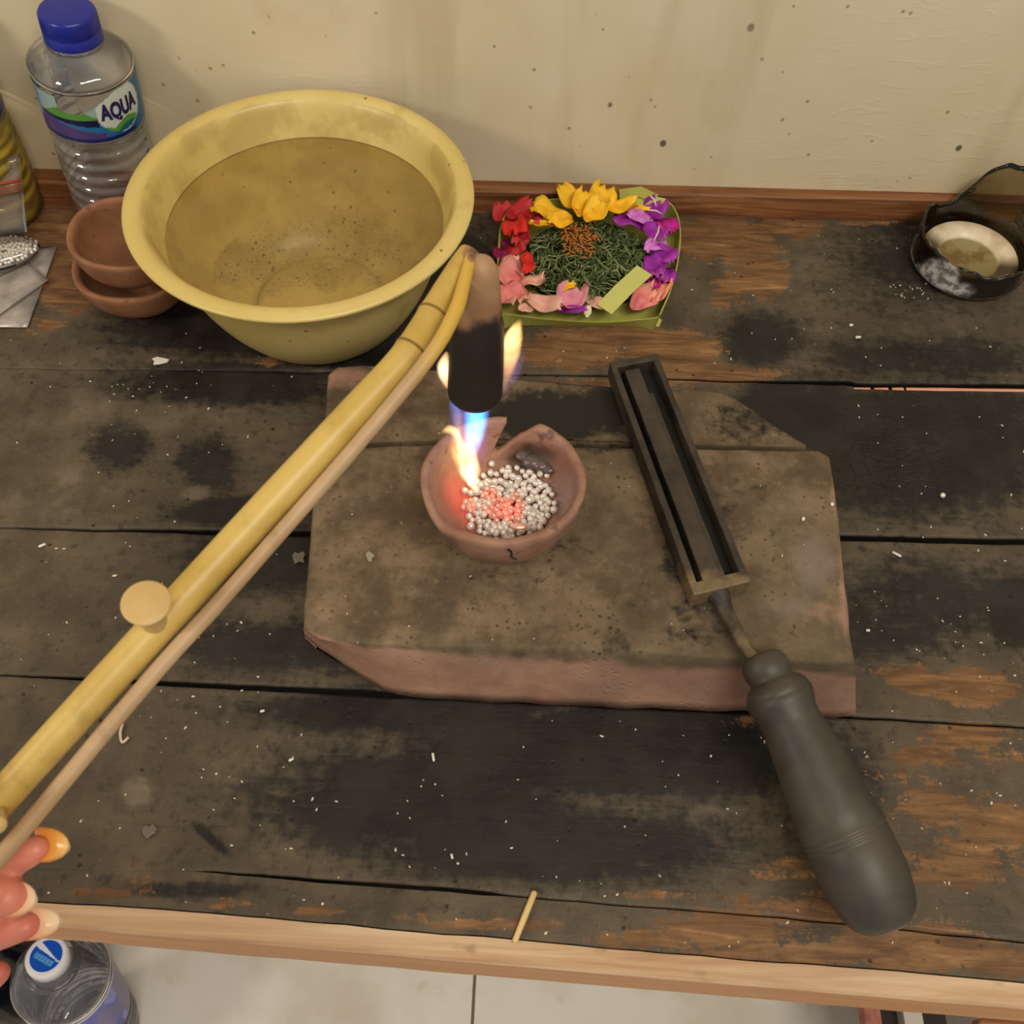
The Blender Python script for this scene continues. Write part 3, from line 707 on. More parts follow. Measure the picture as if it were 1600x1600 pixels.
v, f = lathe([(wR*.985, wz-0.0006), (wR, wz), (wR*.98, wz-0.0001), (wR*.5, wz-0.0002), (0.0005, wz-0.0002)], 96, cap0=False, cap1=True)
obj('water', v, f, water_mat(), basin, local=True, label='murky tan water filling the basin')

# ================================================================== CLAY BOWLS
CLAY = clay_mat('plain_terracotta', S(132, 87, 58), S(158, 110, 77), S(84, 54, 36), 0.75)
def clay_bowl(px, py, rpx, zr, zbase, label, tilt=(0, 0)):
    c = P(px, py, zr); R = rpx*mpp(c); H = zr-zbase
    t = thing('clay_bowl', (c[0], c[1], zbase), label, 'bowl', 'small terracotta bowls by the basin')
    th = 0.0048
    pr = [(0.0005, 0), (R*.45, 0), (R*.66, H*.12), (R*.85, H*.38), (R*.96, H*.70), (R*1.0, H*.92), (R*.985, H*.985), (R*.95, H), (R*.90, H*.975), (R*.865, H*.9), (R*.82, H*.62), (R*.70, H*.36), (R*.5, H*.2), (R*.25, H*.155), (0.0005, H*.15)]
    pr = smoothpath(np.array([(a, b, 0) for a, b in pr]), 3)[:, :2]
    v, f = lathe(pr, 64, True, True, hmod=lambda a, j, r, z: (r*(1+.012*math.sin(a*2+1)+.006*math.sin(a*5)), z+0.0008*math.sin(a*3+.5)*z/max(H, .001)))
    obj('bowl', v, f, CLAY, t, local=True)
    t.rotation_euler = (tilt[0], tilt[1], 0); return t
clay_bowl(206, 406, 92, 0.030, 0.0006, 'lower terracotta bowl of the stacked pair left of the basin')
clay_bowl(186, 360, 84, 0.055, 0.0255, 'upper terracotta bowl of the stacked pair, partly under the basin rim', (0.02, 0.07))

# ================================================================== BOTTLES
PET = clear_plastic('clear_bottle_plastic', (0.90, 0.91, 0.93), 1.5, 0.05, 0.10, (0.75, 0.77, 0.82), 0.35, 70)
PETD = clear_plastic('grey_bottle_plastic', (0.58, 0.58, 0.61), 1.4, 0.06, 0.10, (0.5, 0.5, 0.55), 0.3, 60)
def label_colours(U, Vv, base_shift=0.0):
    """flat print of the water label: u angle in radians from the panel centre, v 0..1 up"""
    n = len(U); col = np.zeros((n, 3)); alpha = np.ones(n)
    col[:] = lin((38, 92, 150))
    def put(m, c): col[m] = lin(c)
    put(Vv > 0.16+0.06*np.sin(U*3), (40, 110, 160))
    put((Vv < 0.20+0.25*np.clip(-U-0.5, 0, 1)) & (U < -0.35), (78, 62, 120))
    put((Vv < 0.07), (26, 36, 92))
    put((U < -0.45) & (Vv > 0.38-0.10*(U+0.9)) & (Vv < 0.62), (24, 26, 62))
    hill = 0.62+0.14*np.cos((U+1.0)*4.0)
    put((U < -0.32) & (Vv > 0.5) & (Vv < hill), (86, 148, 62))
    put((U < -0.30) & (Vv >= hill), (150, 176, 170))
    # pale panel
    r = ((U-0.06)/0.52)**2+((Vv-0.60)/0.48)**2
    pan = (r < 1) | ((U > -0.42) & (U < 0.5) & (Vv > 0.72))
    put(pan, (206, 216, 204))
    ridge = 0.25+0.12*np.abs(np.sin((U+0.15)*5.2))+0.10*np.clip(U, -1, .6)
    put(pan & (Vv < ridge) & (r < 1), (92, 156, 60))
    put(pan & (Vv < ridge-0.12) & (r < 1), (34, 104, 120))
    put((r >= 1) & (r < 1.12) & (U > 0) & (Vv < .9), (190, 210, 216))
    put((r >= 1.12) & (U > 0.35), (30, 96, 140))
    back = np.abs(U) > 1.7
    put(back & (Vv > .3), (120, 150, 190)); put(back & (np.sin(Vv*60) > .5) & (Vv > .35) & (Vv < .9), (80, 90, 150))
    return col
def print_mat(name, att='print', alpha=1.0):
    t = NT(name); t.set(Base_Color=t.attr(att, 'Color'), Roughness=0.3); return t.m
PRINT = print_mat('printed_label')
INK = simple('purple_ink', S(44, 34, 92), 0.35)
def text_on_cylinder(txt, r, z0, h, u0, width, parent, mat, name='lettering'):
    cu = bpy.data.curves.new(name, 'FONT'); cu.body = txt; cu.align_x = 'CENTER'; cu.align_y = 'CENTER'; cu.size = 1.0; cu.offset = 0.045; cu.resolution_u = 4
    o = bpy.data.objects.new(name, cu); COL.objects.link(o)
    dg = bpy.context.evaluated_depsgraph_get(); me = bpy.data.meshes.new_from_object(o.evaluated_get(dg))
    bpy.data.objects.remove(o); bpy.data.curves.remove(cu)
    co = np.array([v.co[:] for v in me.vertices]); w = np.ptp(co[:, 0]); hh = np.ptp(co[:, 1])
    u = u0+co[:, 0]/w*width/r; z = z0+co[:, 1]/hh*h
    # the word arches slightly
    z = z-0.10*h*np.cos((u-u0)/(width/2/r)*1.3)+0.05*h
    nv = np.stack([r*np.sin(u), -r*np.cos(u), z], 1)
    me.vertices.foreach_set('co', nv.ravel().astype(np.float32)); me.materials.append(mat); me.update()
    t = bpy.data.objects.new(name, me); link(t, parent); return t
def bottle(base, axis, H, R, label_z, u0, capmat, petmat, labeltxt, name_label, cat, spin_dir, shape='mini', lettering=True, capr=None):
    ax = Vector(axis).normalized()
    # local -Y looks to the camera
    d = Vector(spin_dir); d = (d-ax*d.dot(ax)).normalized(); y = -d; x = y.cross(ax)
    M = Matrix((x, y, ax)).transposed()
    t = thing('water_bottle', base, name_label, cat, None, M.to_quaternion())
    capr = capr or R*0.60
    L0, L1 = label_z; q = min(1.0, (.865-L1)/.33)
    prof = [(0.0006, 0.004), (R*.5, 0.003), (R*.74, 0.0005), (R*.90, 0.004), (R*.95, H*.05), (R*.90, H*.09), (R*.95, H*.12)]
    zr = H*.12
    while zr < L0*H-H*.05:
        prof += [(R*.985, zr+H*.018), (R*.985, zr+H*.034), (R*.925, zr+H*.05)]; zr += H*.062
    prof += [(R*.97, L0*H-.003), (R*.985, L0*H-.001), (R*.985, L1*H+.001), (R*1.0, (L1+.02*q)*H), (R*.94, (L1+.05*q)*H), (R*1.0, (L1+.09*q)*H), (R*.985, (L1+.14*q)*H), (R*.88, (L1+.21*q)*H), (R*.72, (L1+.275*q)*H), (R*.56, (L1+.33*q)*H), (R*.50, H*.955-.012), (R*.56, H*.955-.0115), (R*.56, H*.955-.010), (R*.49, H*.955-.0095), (R*.48, H*.97)]
    prof = [(r, min(z, H*.97)) for r, z in prof]
    pr = smoothpath(np.array([(r, z, 0) for r, z in prof]), 3)[:, :2]
    v, f = lathe(pr, 64, True, False, hmod=lambda a, j, r, z: (r*(1+0.012*mnoise.noise(Vector((math.cos(a)*2.2, math.sin(a)*2.2, z*55)))), z))
    obj('body', v, f, petmat, t, local=True)
    # cap with grip ribs
    ch = H*.115; c0 = H-ch
    cp = [(capr*.99, c0), (capr*1.0, c0+ch*.30), (capr*.965, c0+ch*.33), (capr*.965, c0+ch*.38), (capr*.985, c0+ch*.42), (capr*.97, c0+ch*.90), (capr*.92, c0+ch*.985), (capr*.85, H), (0.0005, H)]
    v, f = lathe(cp, 96, False, True, hmod=lambda a, j, r, z: (r*(1+(0.012*math.cos(a*48) if 4 <= j <= 5 else 0)), z))
    obj('cap', v, f, capmat, t, local=True)
    # printed label
    nu, nv = 200, 48; uu = np.linspace(-math.pi, math.pi, nu+1)[:-1]; vv = np.linspace(0, 1, nv)
    Ug, Vg = np.meshgrid(uu, vv, indexing='ij'); rl = R*1.0
    V_ = np.stack([rl*np.sin(Ug), -rl*np.cos(Ug), L0*H+Vg*(L1-L0)*H], -1).reshape(-1, 3)
    F_ = []
    for i in range(nu):
        k = (i+1) % nu
        for j in range(nv-1): F_.append((i*nv+j, k*nv+j, k*nv+j+1, i*nv+j+1))
    return t, V_, F_, Ug.ravel(), Vg.ravel(), rl
BLUECAP = simple('blue_cap_plastic', S(22, 36, 138), 0.3, 0.1)
AH = 0.143
ab = P(192, 330, 0.0006); at_ = axis_to(ab, 103, 14, AH); aR_ = 74*mpp(P(145, 190, 0.06))*0.97
t, V_, F_, U_, Vv_, rl = bottle(ab, at_-ab, AH, aR_, (0.545, 0.755), 0, BLUECAP, PET, 'AQUA', 'clear water bottle with a blue cap and hill label beside the yellow basin', 'bottle', CC-ab, capr=45*mpp(at_))
# leave the label clear above the sloping print edge on the left side
U0 = 0.46
col = label_colours(U_-U0, Vv_)
keep = []
for q in F_:
    u = U_[q[0]]-U0; vv = Vv_[q[0]]
    edge = 0.62+0.38*np.clip((u+0.75)/0.75, 0, 1) if u > -1.2 else 0.95
    if vv <= edge: keep.append(q)
lb = obj('label', V_, keep, PRINT, t, local=True, label='printed paper label with hills and purple lettering'); cattr(lb, 'print', col)
txt = text_on_cylinder('AQUA', rl+0.0004, AH*(0.545+0.21*0.62), AH*0.09, U0+0.05, 0.0265*aR_/0.03, lb, INK)

# oil bottle at the left edge
ob = P(8, 330, 0.0006); oa = at_-ab
OAX = np.array([oa[0]-0.01, oa[1], oa[2]])
PET2 = clear_plastic('oily_bottle_plastic', (0.97, 0.95, 0.88), 0.9, 0.05, 0.02, (0.75, 0.72, 0.6), 0.3, 70)
t2, V_, F_, U_, Vv_, rl = bottle(ob, OAX, AH, aR_*0.98, (0.545, 0.755), 0, BLUECAP, PET2, '', 'reused water bottle holding yellow oil, cut by the left frame edge', 'bottle', CC-ob)
U1 = 2.0
lb = obj('label', V_, F_, PRINT, t2, local=True); cattr(lb, 'print', label_colours(((U_-U1+math.pi) % (2*math.pi))-math.pi, Vv_))
text_on_cylinder('AQUA', rl+0.0004, AH*(0.545+0.21*0.62), AH*0.09, U1+0.05, 0.0265*aR_/0.03, lb, INK)
def oil_mat():
    t = NT('yellow_oil')
    tr = t.n('ShaderNodeBsdfTransparent', {'Color': (0.72, 0.55, 0.08, 1)}).outputs[0]
    df = t.n('ShaderNodeBsdfDiffuse', {'Color': S(232, 206, 54)+(1,)}).outputs[0]
    mm = t.n('ShaderNodeMixShader', {0: t.rng(t.noise(30, 3), .3, .7, .3, .75), 1: tr, 2: df}).outputs[0]
    gl = t.n('ShaderNodeBsdfGlossy', {'Color': (1, 1, .8), 'Roughness': 0.05, 'Normal': t.bump(t.noise(60, 2), .6, .003)}).outputs[0]
    t.t.links.new(t.n('ShaderNodeMixShader', {0: t.n('ShaderNodeFresnel', {'IOR': 1.47}).outputs[0], 1: mm, 2: gl}).outputs[0], t.o.inputs['Surface']); return t.m
R_ = aR_*0.98
pr = [(0.0006, 0.006), (R_*.7, 0.003), (R_*.88, 0.005), (R_*.89, AH*.08), (R_*.915, AH*.12), (R_*.915, AH*.42), (0.0006, AH*.42)]
v, f = lathe(pr, 48, True, True); obj('oil', v, f, oil_mat(), t2, local=True, label='yellow oil filling the lower half')

# floor bottle
FH = 0.205
fc = P(72, 1494, FLOOR_Z+FH); fb_ = P(158, 1610, FLOOR_Z+.0006); FTOP = axis_to(fb_, 72, 1494, FH); FH = float(np.linalg.norm(FTOP-fb_)); fc = FTOP; fR = 72*mpp(fc+[0, 0, -.05])
print('floor bottle', FH, fb_, FTOP)
WHITE = simple('white_cap_plastic', S(232, 228, 232), 0.35, 0.04)
t3, V_, F_, U_, Vv_, rl = bottle(fb_, FTOP-fb_, FH, fR, (0.34, 0.73), 0, WHITE, PETD, '', 'grey clear water bottle with a white cap standing on the tiled floor', 'bottle', CC-fb_+np.array([0.25, 0, 0]), capr=33*mpp(fc))
lb = obj('label', V_, F_, PRINT, t3, local=True, label='blue and violet printed label')
cc_ = np.zeros((len(U_), 3)); nn = np.array([mnoise.noise(Vector((math.cos(a)*2.5, math.sin(a)*2.5, b*3))) for a, b in zip(U_, Vv_)])
cc_[:] = lin((92, 86, 150)); cc_[nn > 0.0] = lin((58, 70, 176)); cc_[nn > 0.28] = lin((120, 132, 214)); cc_[(U_ > .35) & (U_ < 2.4)] = lin((112, 98, 148)); cc_[Vv_ > .95] = lin((196, 196, 220))
cattr(lb, 'print', cc_)
# printed disc on the white cap: blue oval, white swoosh, pale lettering strip
capr = 33*mpp(fc); nr, na = 26, 64; V_ = []; F_ = []
for i in range(nr):
    for j in range(na):
        a = 2*math.pi*j/na; r = capr*0.72*i/(nr-1); V_.append((r*math.cos(a), r*math.sin(a), FH+0.0003))
for i in range(nr-1):
    for j in range(na):
        k = (j+1) % na; F_.append((i*na+j, (i+1)*na+j, (i+1)*na+k, i*na+k))
V_ = np.array(V_); col = np.zeros((len(V_), 3)); col[:] = lin((20, 84, 190))
xx, yy = V_[:, 0]/capr, V_[:, 1]/capr
sw = np.abs(xx-0.13-0.18*(yy+.2)) < 0.03+0.10*np.clip(yy+.45, 0, 1)
col[sw] = lin((226, 230, 240))
col[(np.abs(xx+0.17) < 0.13) & (np.abs(yy) < 0.5)] = lin((96, 160, 220))
col[(np.abs(xx+0.17) < 0.10) & (np.abs(yy) < 0.46) & (np.sin(yy*34) > .2) & (np.sin(xx*60) > -.4)] = lin((40, 100, 196))
o = obj('cap_print', V_, F_, PRINT, t3, local=True, label='blue cap print with a white swoosh', smooth=False); cattr(o, 'print', col)

# ================================================================== ZIP BAGS
BAG = clear_plastic('zip_bag_plastic', (0.93, 0.92, 0.90), 0.8, 0.12, 0.09, (0.66, 0.62, 0.55), 0.5, 50)
BAGF = clear_plastic('cloudy_bag_plastic', (0.84, 0.83, 0.81), 1.0, 0.2, 0.55, (0.62, 0.55, 0.49), 0.4, 30)
def sheet(name, corners, mat, th=0.0006, n=10, lift=0.0006, parent=None, **tags):
    """closed thin plastic envelope between four world corners (tl, tr, br, bl)"""
    tl, tr, br, bl = [np.asarray(c, float) for c in corners]
    nrm = np.cross(tr-tl, bl-tl); nrm /= np.linalg.norm(nrm)
    if nrm[2] < 0: nrm = -nrm
    V = []
    for side in (1, -1):
        for i in range(n+1):
            for j in range(n+1):
                a, b = i/n, j/n; p = (tl*(1-b)+tr*b)*(1-a)+(bl*(1-b)+br*b)*a
                e = min(a, 1-a, b, 1-b)
                w = lift*(mnoise.noise(Vector((p[0]*60, p[1]*60, p[2]*60)))+0.5)
                V.append(p+nrm*((th if side > 0 else 0)*(1 if e > 0 else 0.5)+w))
    m = (n+1)**2; F = []
    for i in range(n):
        for j in range(n):
            a = i*(n+1)+j; F.append((a, a+n+1, a+n+2, a+1)); F.append((m+a, m+a+1, m+a+n+2, m+a+n+1))
    rim = [j for j in range(n+1)]+[i*(n+1)+n for i in range(1, n+1)]+[n*(n+1)+j for j in range(n-1, -1, -1)]+[i*(n+1) for i in range(n-1, 0, -1)]
    for a, b in zip(rim, rim[1:]+rim[:1]): F.append((a, b, m+b, m+a))
    o = obj(name, np.array(V), F, mat, parent, **tags); return o
z = 0.0010
sheet('plastic_bag', [P(-70, 400, z), P(90, 384, z), P(43, 512, z), P(-80, 512, z)], BAGF, label='flat empty cloudy plastic bag lying lowest at the left edge', cat='plastic bag', th=0.0005, lift=0.0004)
sheet('plastic_bag', [P(-40, 452, z+.0022), P(44, 410, z+.0022), P(76, 438, z+.0022), P(-40, 520, z+.0022)], BAGF, label='folded clear plastic bag lying on top of the flat cloudy bag', cat='plastic bag', th=0.0006, lift=0.0004)
zb_ = thing('zip_bag', P(0, 400, 0.004), 'clear zip bag of silver granules propped against the oil bottle', 'zip bag')
top_l, top_r = P(-60, 262, .052), P(30, 240, .052)
sheet('pouch', [top_l, top_r, P(42, 362, .012), P(-70, 372, .012)], BAG, th=0.0010, lift=0.0015, parent=zb_)
red = simple('red_zip_strip', S(190, 60, 44), 0.4)
v, f = tube([P(-55, 298, .0415), P(0, 287, .0415), P(33, 281, .0415)], 0.0009, 8, squash=.5); obj('zip_strip', v, f, red, zb_, label='red zip strip')
pinkm = clear_plastic('zip_band', (0.75, 0.55, 0.45), 1.0, 0.2, 0.45, S(170, 120, 90))
sheet('zip_band', [P(-55, 300, .0412), P(33, 284, .0412), P(33, 300, .036), P(-55, 316, .036)], pinkm, th=0.0006, n=5, lift=0.0004, parent=zb_, label='reddish band below the zip')
# lower pouch bulging with granules
lc = P(0, 408, 0.006)
pv, pf = lathe([(0.0005, -1), (.6, -.85), (.93, -.4), (1, 0), (.9, .45), (.55, .85), (0.0005, 1)], 28)
ext = 66*mpp(lc)
pv2 = pv*np.array([ext, ext*.50, 0.0075]); A = math.radians(22); Rz = np.array([[math.cos(A), -math.sin(A), 0], [math.sin(A), math.cos(A), 0], [0, 0, 1]])
obj('filled_corner', pv2@Rz.T+np.array([lc[0], lc[1], 0.0115]), pf, clear_plastic('filled_bag_plastic', (0.95, 0.95, 0.94), 1.1, 0.08), zb_, label='bag corner swollen with granules')
cnt = 0; pos = []
while cnt < 90 and len(pos) < 9000:
    pos.append(0); a, b = random.uniform(-1, 1), random.uniform(-1, 1)
    if a*a+b*b > .88: continue
    q = np.array([a*ext, b*ext*.50, 0])@Rz.T
    hh = math.sqrt(max(0, 1-a*a-b*b))
    p = (lc[0]+q[0], lc[1]+q[1], 0.0115+0.0062*hh*random.uniform(.75, 1)-.0008)
    if pix(p)[0] < -4: continue
    if any(math.dist(p, w) < .0020 for w in vis_bag) if (vis_bag := globals().setdefault('vis_bag', [])) else False: continue
    vis_bag.append(p); cnt += 1
    add_bead(*p, .00135*random.uniform(.85, 1.1), BE[0], 'silver_granule', 'silver granule inside the clear zip bag at the left edge', 'granule', 'silver granules in the zip bag')

# ================================================================== OFFERING TRAY
LEAF = simple('palm_leaf', S(168, 170, 82), 0.5, 0.18, 30)
LEAF2 = simple('pale_palm_leaf', S(196, 196, 110), 0.5, 0.10, 30)
tray_c = P(915, 410, 0)
tray = thing('offering_tray', tray_c, 'small square palm leaf offering tray of flowers behind the torch', 'offering tray')
RIMPX = [(778, 400), (782, 352), (800, 326), (850, 312), (920, 308), (1000, 304), (1040, 312), (1058, 332), (1064, 365), (1060, 410), (1050, 450), (1034, 488), (1028, 496), (1000, 500), (940, 504), (860, 500), (800, 492), (778, 488), (774, 450)]
hrim = [.018]*12+[.014, .009, .007, .008, .012, .016, .018]
rimp = np.array([P(a, b, h) for (a, b), h in zip(RIMPX, hrim)])
rim_s = smoothpath(np.concatenate([rimp, rimp[:1]]), 5)[:-1]; n = len(rim_s)
cen = rim_s.mean(0); V = []; F = []
th = 0.0009
for p in rim_s:
    w = p-cen; w[2] = 0; u = w/np.linalg.norm(w); g = np.array([p[0], p[1], 0])-u*0.003
    g2 = g.copy(); g2[2] = 0.0006
    V += [g2, p+u*0.0, p-u*th, g2-u*th+[0, 0, .001]]
for i in range(n):
    k = (i+1) % n
    for j in range(3): F.append((i*4+j, k*4+j, k*4+j+1, i*4+j+1))
F.append([i*4+3 for i in range(n)]); F.append([i*4 for i in range(n)][::-1])
obj('leaf_wall', V, F, LEAF, tray, smooth=False)
# woven base flange under the front
fl = outline([(778, 496), (1030, 510), (1034, 500), (1000, 470), (800, 470)], 0.0008)
v = np.concatenate([fl, fl-[0, 0, .0006]]); k = len(fl)
obj('leaf_base', v, [list(range(k)), list(range(k, 2*k))[::-1]]+[(i, (i+1) % k, k+(i+1) % k, k+i) for i in range(k)], LEAF2, tray, smooth=False)
def strip(pts, w, mat, name, parent=None, th=0.0006, side=None, **tags):
    pts = np.asarray(pts, float); t = np.gradient(pts, axis=0); V = []
    for p, d in zip(pts, t):
        s = np.cross(d, (0, 0, 1)) if side is None else np.asarray(side, float); s = s/np.linalg.norm(s)*w/2; nn = np.cross(s, d); nn /= np.linalg.norm(nn)
        V += [p-s, p+s, p+s+nn*th, p-s+nn*th]
    F = []
    for i in range(len(pts)-1):
        for j in range(4): F.append((i*4+j, i*4+(j+1) % 4, i*4+4+(j+1) % 4, i*4+4+j))
    F += [(3, 2, 1, 0), tuple(4*(len(pts)-1)+j for j in range(4))]
    return obj(name, V, F, mat, parent, smooth=False, **tags)
a = P(1000, 318, .020)
strip([P(968, 305, .021), P(1000, 300, .024), P(1024, 312, .022)], 0.010, LEAF, 'leaf_tab', tray)
strip([P(985, 318, .021), P(1015, 313, .023), P(1040, 318, .021)], 0.0085, LEAF2, 'leaf_tab', tray)

# shredded pandan leaf: hundreds of thin curled shreds, uncountable
PAND = NT('shredded_pandan'); _a = PAND.attr('tone'); PAND.set(Base_Color=PAND.ramp(_a, [(0, S(48, 66, 32)), (.4, S(88, 108, 56)), (.75, S(132, 144, 92)), (1, S(166, 168, 122))]), Roughness=0.45)
parts = []; tones = []
for k in range(950):
    a = random.uniform(0, 2*math.pi); r = math.sqrt(random.random())
    px, py = 920+98*r*math.cos(a), 410+62*r*math.sin(a)
    zz = 0.011+0.009*(1-r*r)+random.uniform(-.003, .002); c = P(px, py, zz)
    L = random.uniform(.006, .016); d = random.uniform(0, 2*math.pi); curl = random.uniform(-2.5, 2.5)
    pts = []; p = c-np.array([math.cos(d), math.sin(d), 0])*L/2
    for s in range(6):
        pts.append(p+np.array([0, 0, .0012*math.sin(s/5*math.pi)*random.uniform(.2, 1.6)])); dd = d+curl*(s-2.5)/5; p = p+np.array([math.cos(dd), math.sin(dd), 0])*L/5
    v, f = tube(pts, random.uniform(.00028, .00062), 4, True, .5); parts.append((v, f)); tones += [random.random()**1.1]*len(v)
v, f = join(parts); o = obj('shredded_leaf', v, f, PAND.m, None, label='tangled mound of finely shredded green pandan leaf in the offering', cat='shredded leaf', kind='stuff', origin=tray_c); fattr(o, 'tone', tones)
# bed below it so the mound is closed
v, f = lathe([(0.0005, 0), (1, 0), (.9, .45), (.6, .8), (.25, .97), (0.0005, 1)], 32, True, True)
mc = P(918, 412, 0.0025); o = obj('leaf_bed', v*np.array([104*mpp(mc), 70*mpp(mc)/.72, .0105])+[mc[0], mc[1], .0022], f, simple('dark_leaf_bed', S(44, 58, 26), 0.7, .5, 300, .8, 500), tray)
parts = []
for k in range(130):
    a = random.uniform(0, 2*math.pi); r = math.sqrt(random.random())
    px, py = 905+30*r*math.cos(a), 372+24*r*math.sin(a)+(8 if random.random() < .3 else 0)
    c = P(px, py, .0225+random.uniform(-.002, .002)); d = random.uniform(0, 6.28); L = random.uniform(.0012, .003)
    u = np.array([math.cos(d), math.sin(d), random.uniform(-.4, .4)])*L
    v, f = tube([c-u, c+[0, 0, .0005], c+u], [.0003, .0007, .0002], 5, True, .5); parts.append((v, f))
v, f = join(parts); obj('orange_petal_shreds', v, f, simple('orange_shreds', S(192, 116, 46), 0.6, .3, 200), None, label='small heap of orange petal shreds on the green pandan mound', cat='petal shreds', kind='stuff', origin=P(905, 372, .02))

def petal_mat(name, a, b, edge=None):
    t = NT(name); n_ = t.noise(160, 4); c = t.mix(t.rng(n_, .3, .7), a, b)
    c = t.mix(t.math('POWER', t.attr('tip'), 2.0), c, edge or tuple(min(1, x*1.25) for x in b))
    t.set(Base_Color=c, Roughness=0.55); t.b.inputs['Specular IOR Level'].default_value = 0.3
    t.b.inputs['Subsurface Weight'].default_value = 0.0
    return t.m
PM = {'red': petal_mat('red_petal', S(150, 18, 24), S(196, 34, 40), S(206, 66, 66)), 'wine': petal_mat('wine_petal', S(92, 10, 50), S(128, 20, 74)),
      'scarlet': petal_mat('scarlet_petal', S(196, 28, 24), S(214, 50, 40)), 'pink': petal_mat('pink_petal', S(214, 104, 110), S(232, 138, 136), S(240, 170, 150)),
      'blush': petal_mat('blush_petal', S(226, 162, 142), S(236, 184, 164)), 'rosy': petal_mat('rosy_petal', S(206, 100, 138), S(232, 146, 162), S(240, 180, 180)),
      'yellow': petal_mat('yellow_petal', S(228, 160, 12), S(250, 196, 30), S(252, 208, 50)), 'purple': petal_mat('purple_petal', S(118, 14, 132), S(160, 36, 166), S(176, 70, 178)),
      'magenta': petal_mat('magenta_petal', S(150, 14, 110), S(186, 36, 140)), 'lilac': petal_mat('lilac_petal', S(170, 70, 170), S(206, 130, 204)), 'coral': petal_mat('coral_petal', S(220, 124, 92), S(232, 148, 116)), 'white': petal_mat('cream_petal', S(216, 204, 150), S(232, 226, 186))}
def petal(px, py, z, Lpx, Wpx, deg, mat, lab, ruff=.25, cup=.35, lift=.3, roll=0.0, cat='petal', group=None, seed=None):
    c = P(px, py, z); k = mpp(c); L, W = Lpx*k*1.12, Wpx*k*1.12; r = random.Random(seed if seed is not None else int(px*7+py*13))
    n, m = 11, 9; V = []; tip = []; ph = r.uniform(0, 6)
    for i in range(n):
        s = i/(n-1); w = W*(0.16+0.84*math.sin(min(1, s*1.05+.03)*math.pi*0.80)**0.8)*(1 if s < .9 else .86)/2
        for j in range(m):
            q = j/(m-1)*2-1
            zz = cup*W*.5*(q*q)*(0.5+.5*s)+ruff*W*.22*math.sin(q*7+ph+s*2)*s*abs(q)**.5+ruff*W*.14*math.sin(s*8+ph*2)+lift*L*s*s*.6
            xx = L*(s-.5)+ (0.06*L*math.sin(q*9+ph))*(s**4)
            V.append((xx, w*q, zz)); tip.append(s)
    V = np.array(V); th = 0.00022
    V2 = V.copy(); V2[:, 2] -= th
    A = math.radians(deg); ca, sa = math.cos(A), math.sin(A); cr, sr = math.cos(roll), math.sin(roll)
    def tr(v):
        y = v[:, 1]*cr-v[:, 2]*sr; zz = v[:, 1]*sr+v[:, 2]*cr; x = v[:, 0]
        return np.stack([x*ca-y*sa, x*sa+y*ca, zz-cup*W*.12], 1)
    VV = np.concatenate([tr(V), tr(V2)]); F = []; N = n*m
    for i in range(n-1):
        for j in range(m-1):
            a = i*m+j; F.append((a, a+m, a+m+1, a+1)); F.append((N+a, N+a+1, N+a+m+1, N+a+m))
    rim = [j for j in range(m)]+[i*m+m-1 for i in range(1, n)]+[(n-1)*m+j for j in range(m-2, -1, -1)]+[i*m for i in range(n-2, 0, -1)]
    for a, b in zip(rim, rim[1:]+rim[:1]): F.append((a, b, N+b, N+a))
    o = obj('petal', VV+c, F, PM[mat], None, label=lab, cat=cat, group=group, origin=c)
    fattr(o, 'tip', tip+tip); return o
G = 'flower petals in the offering'
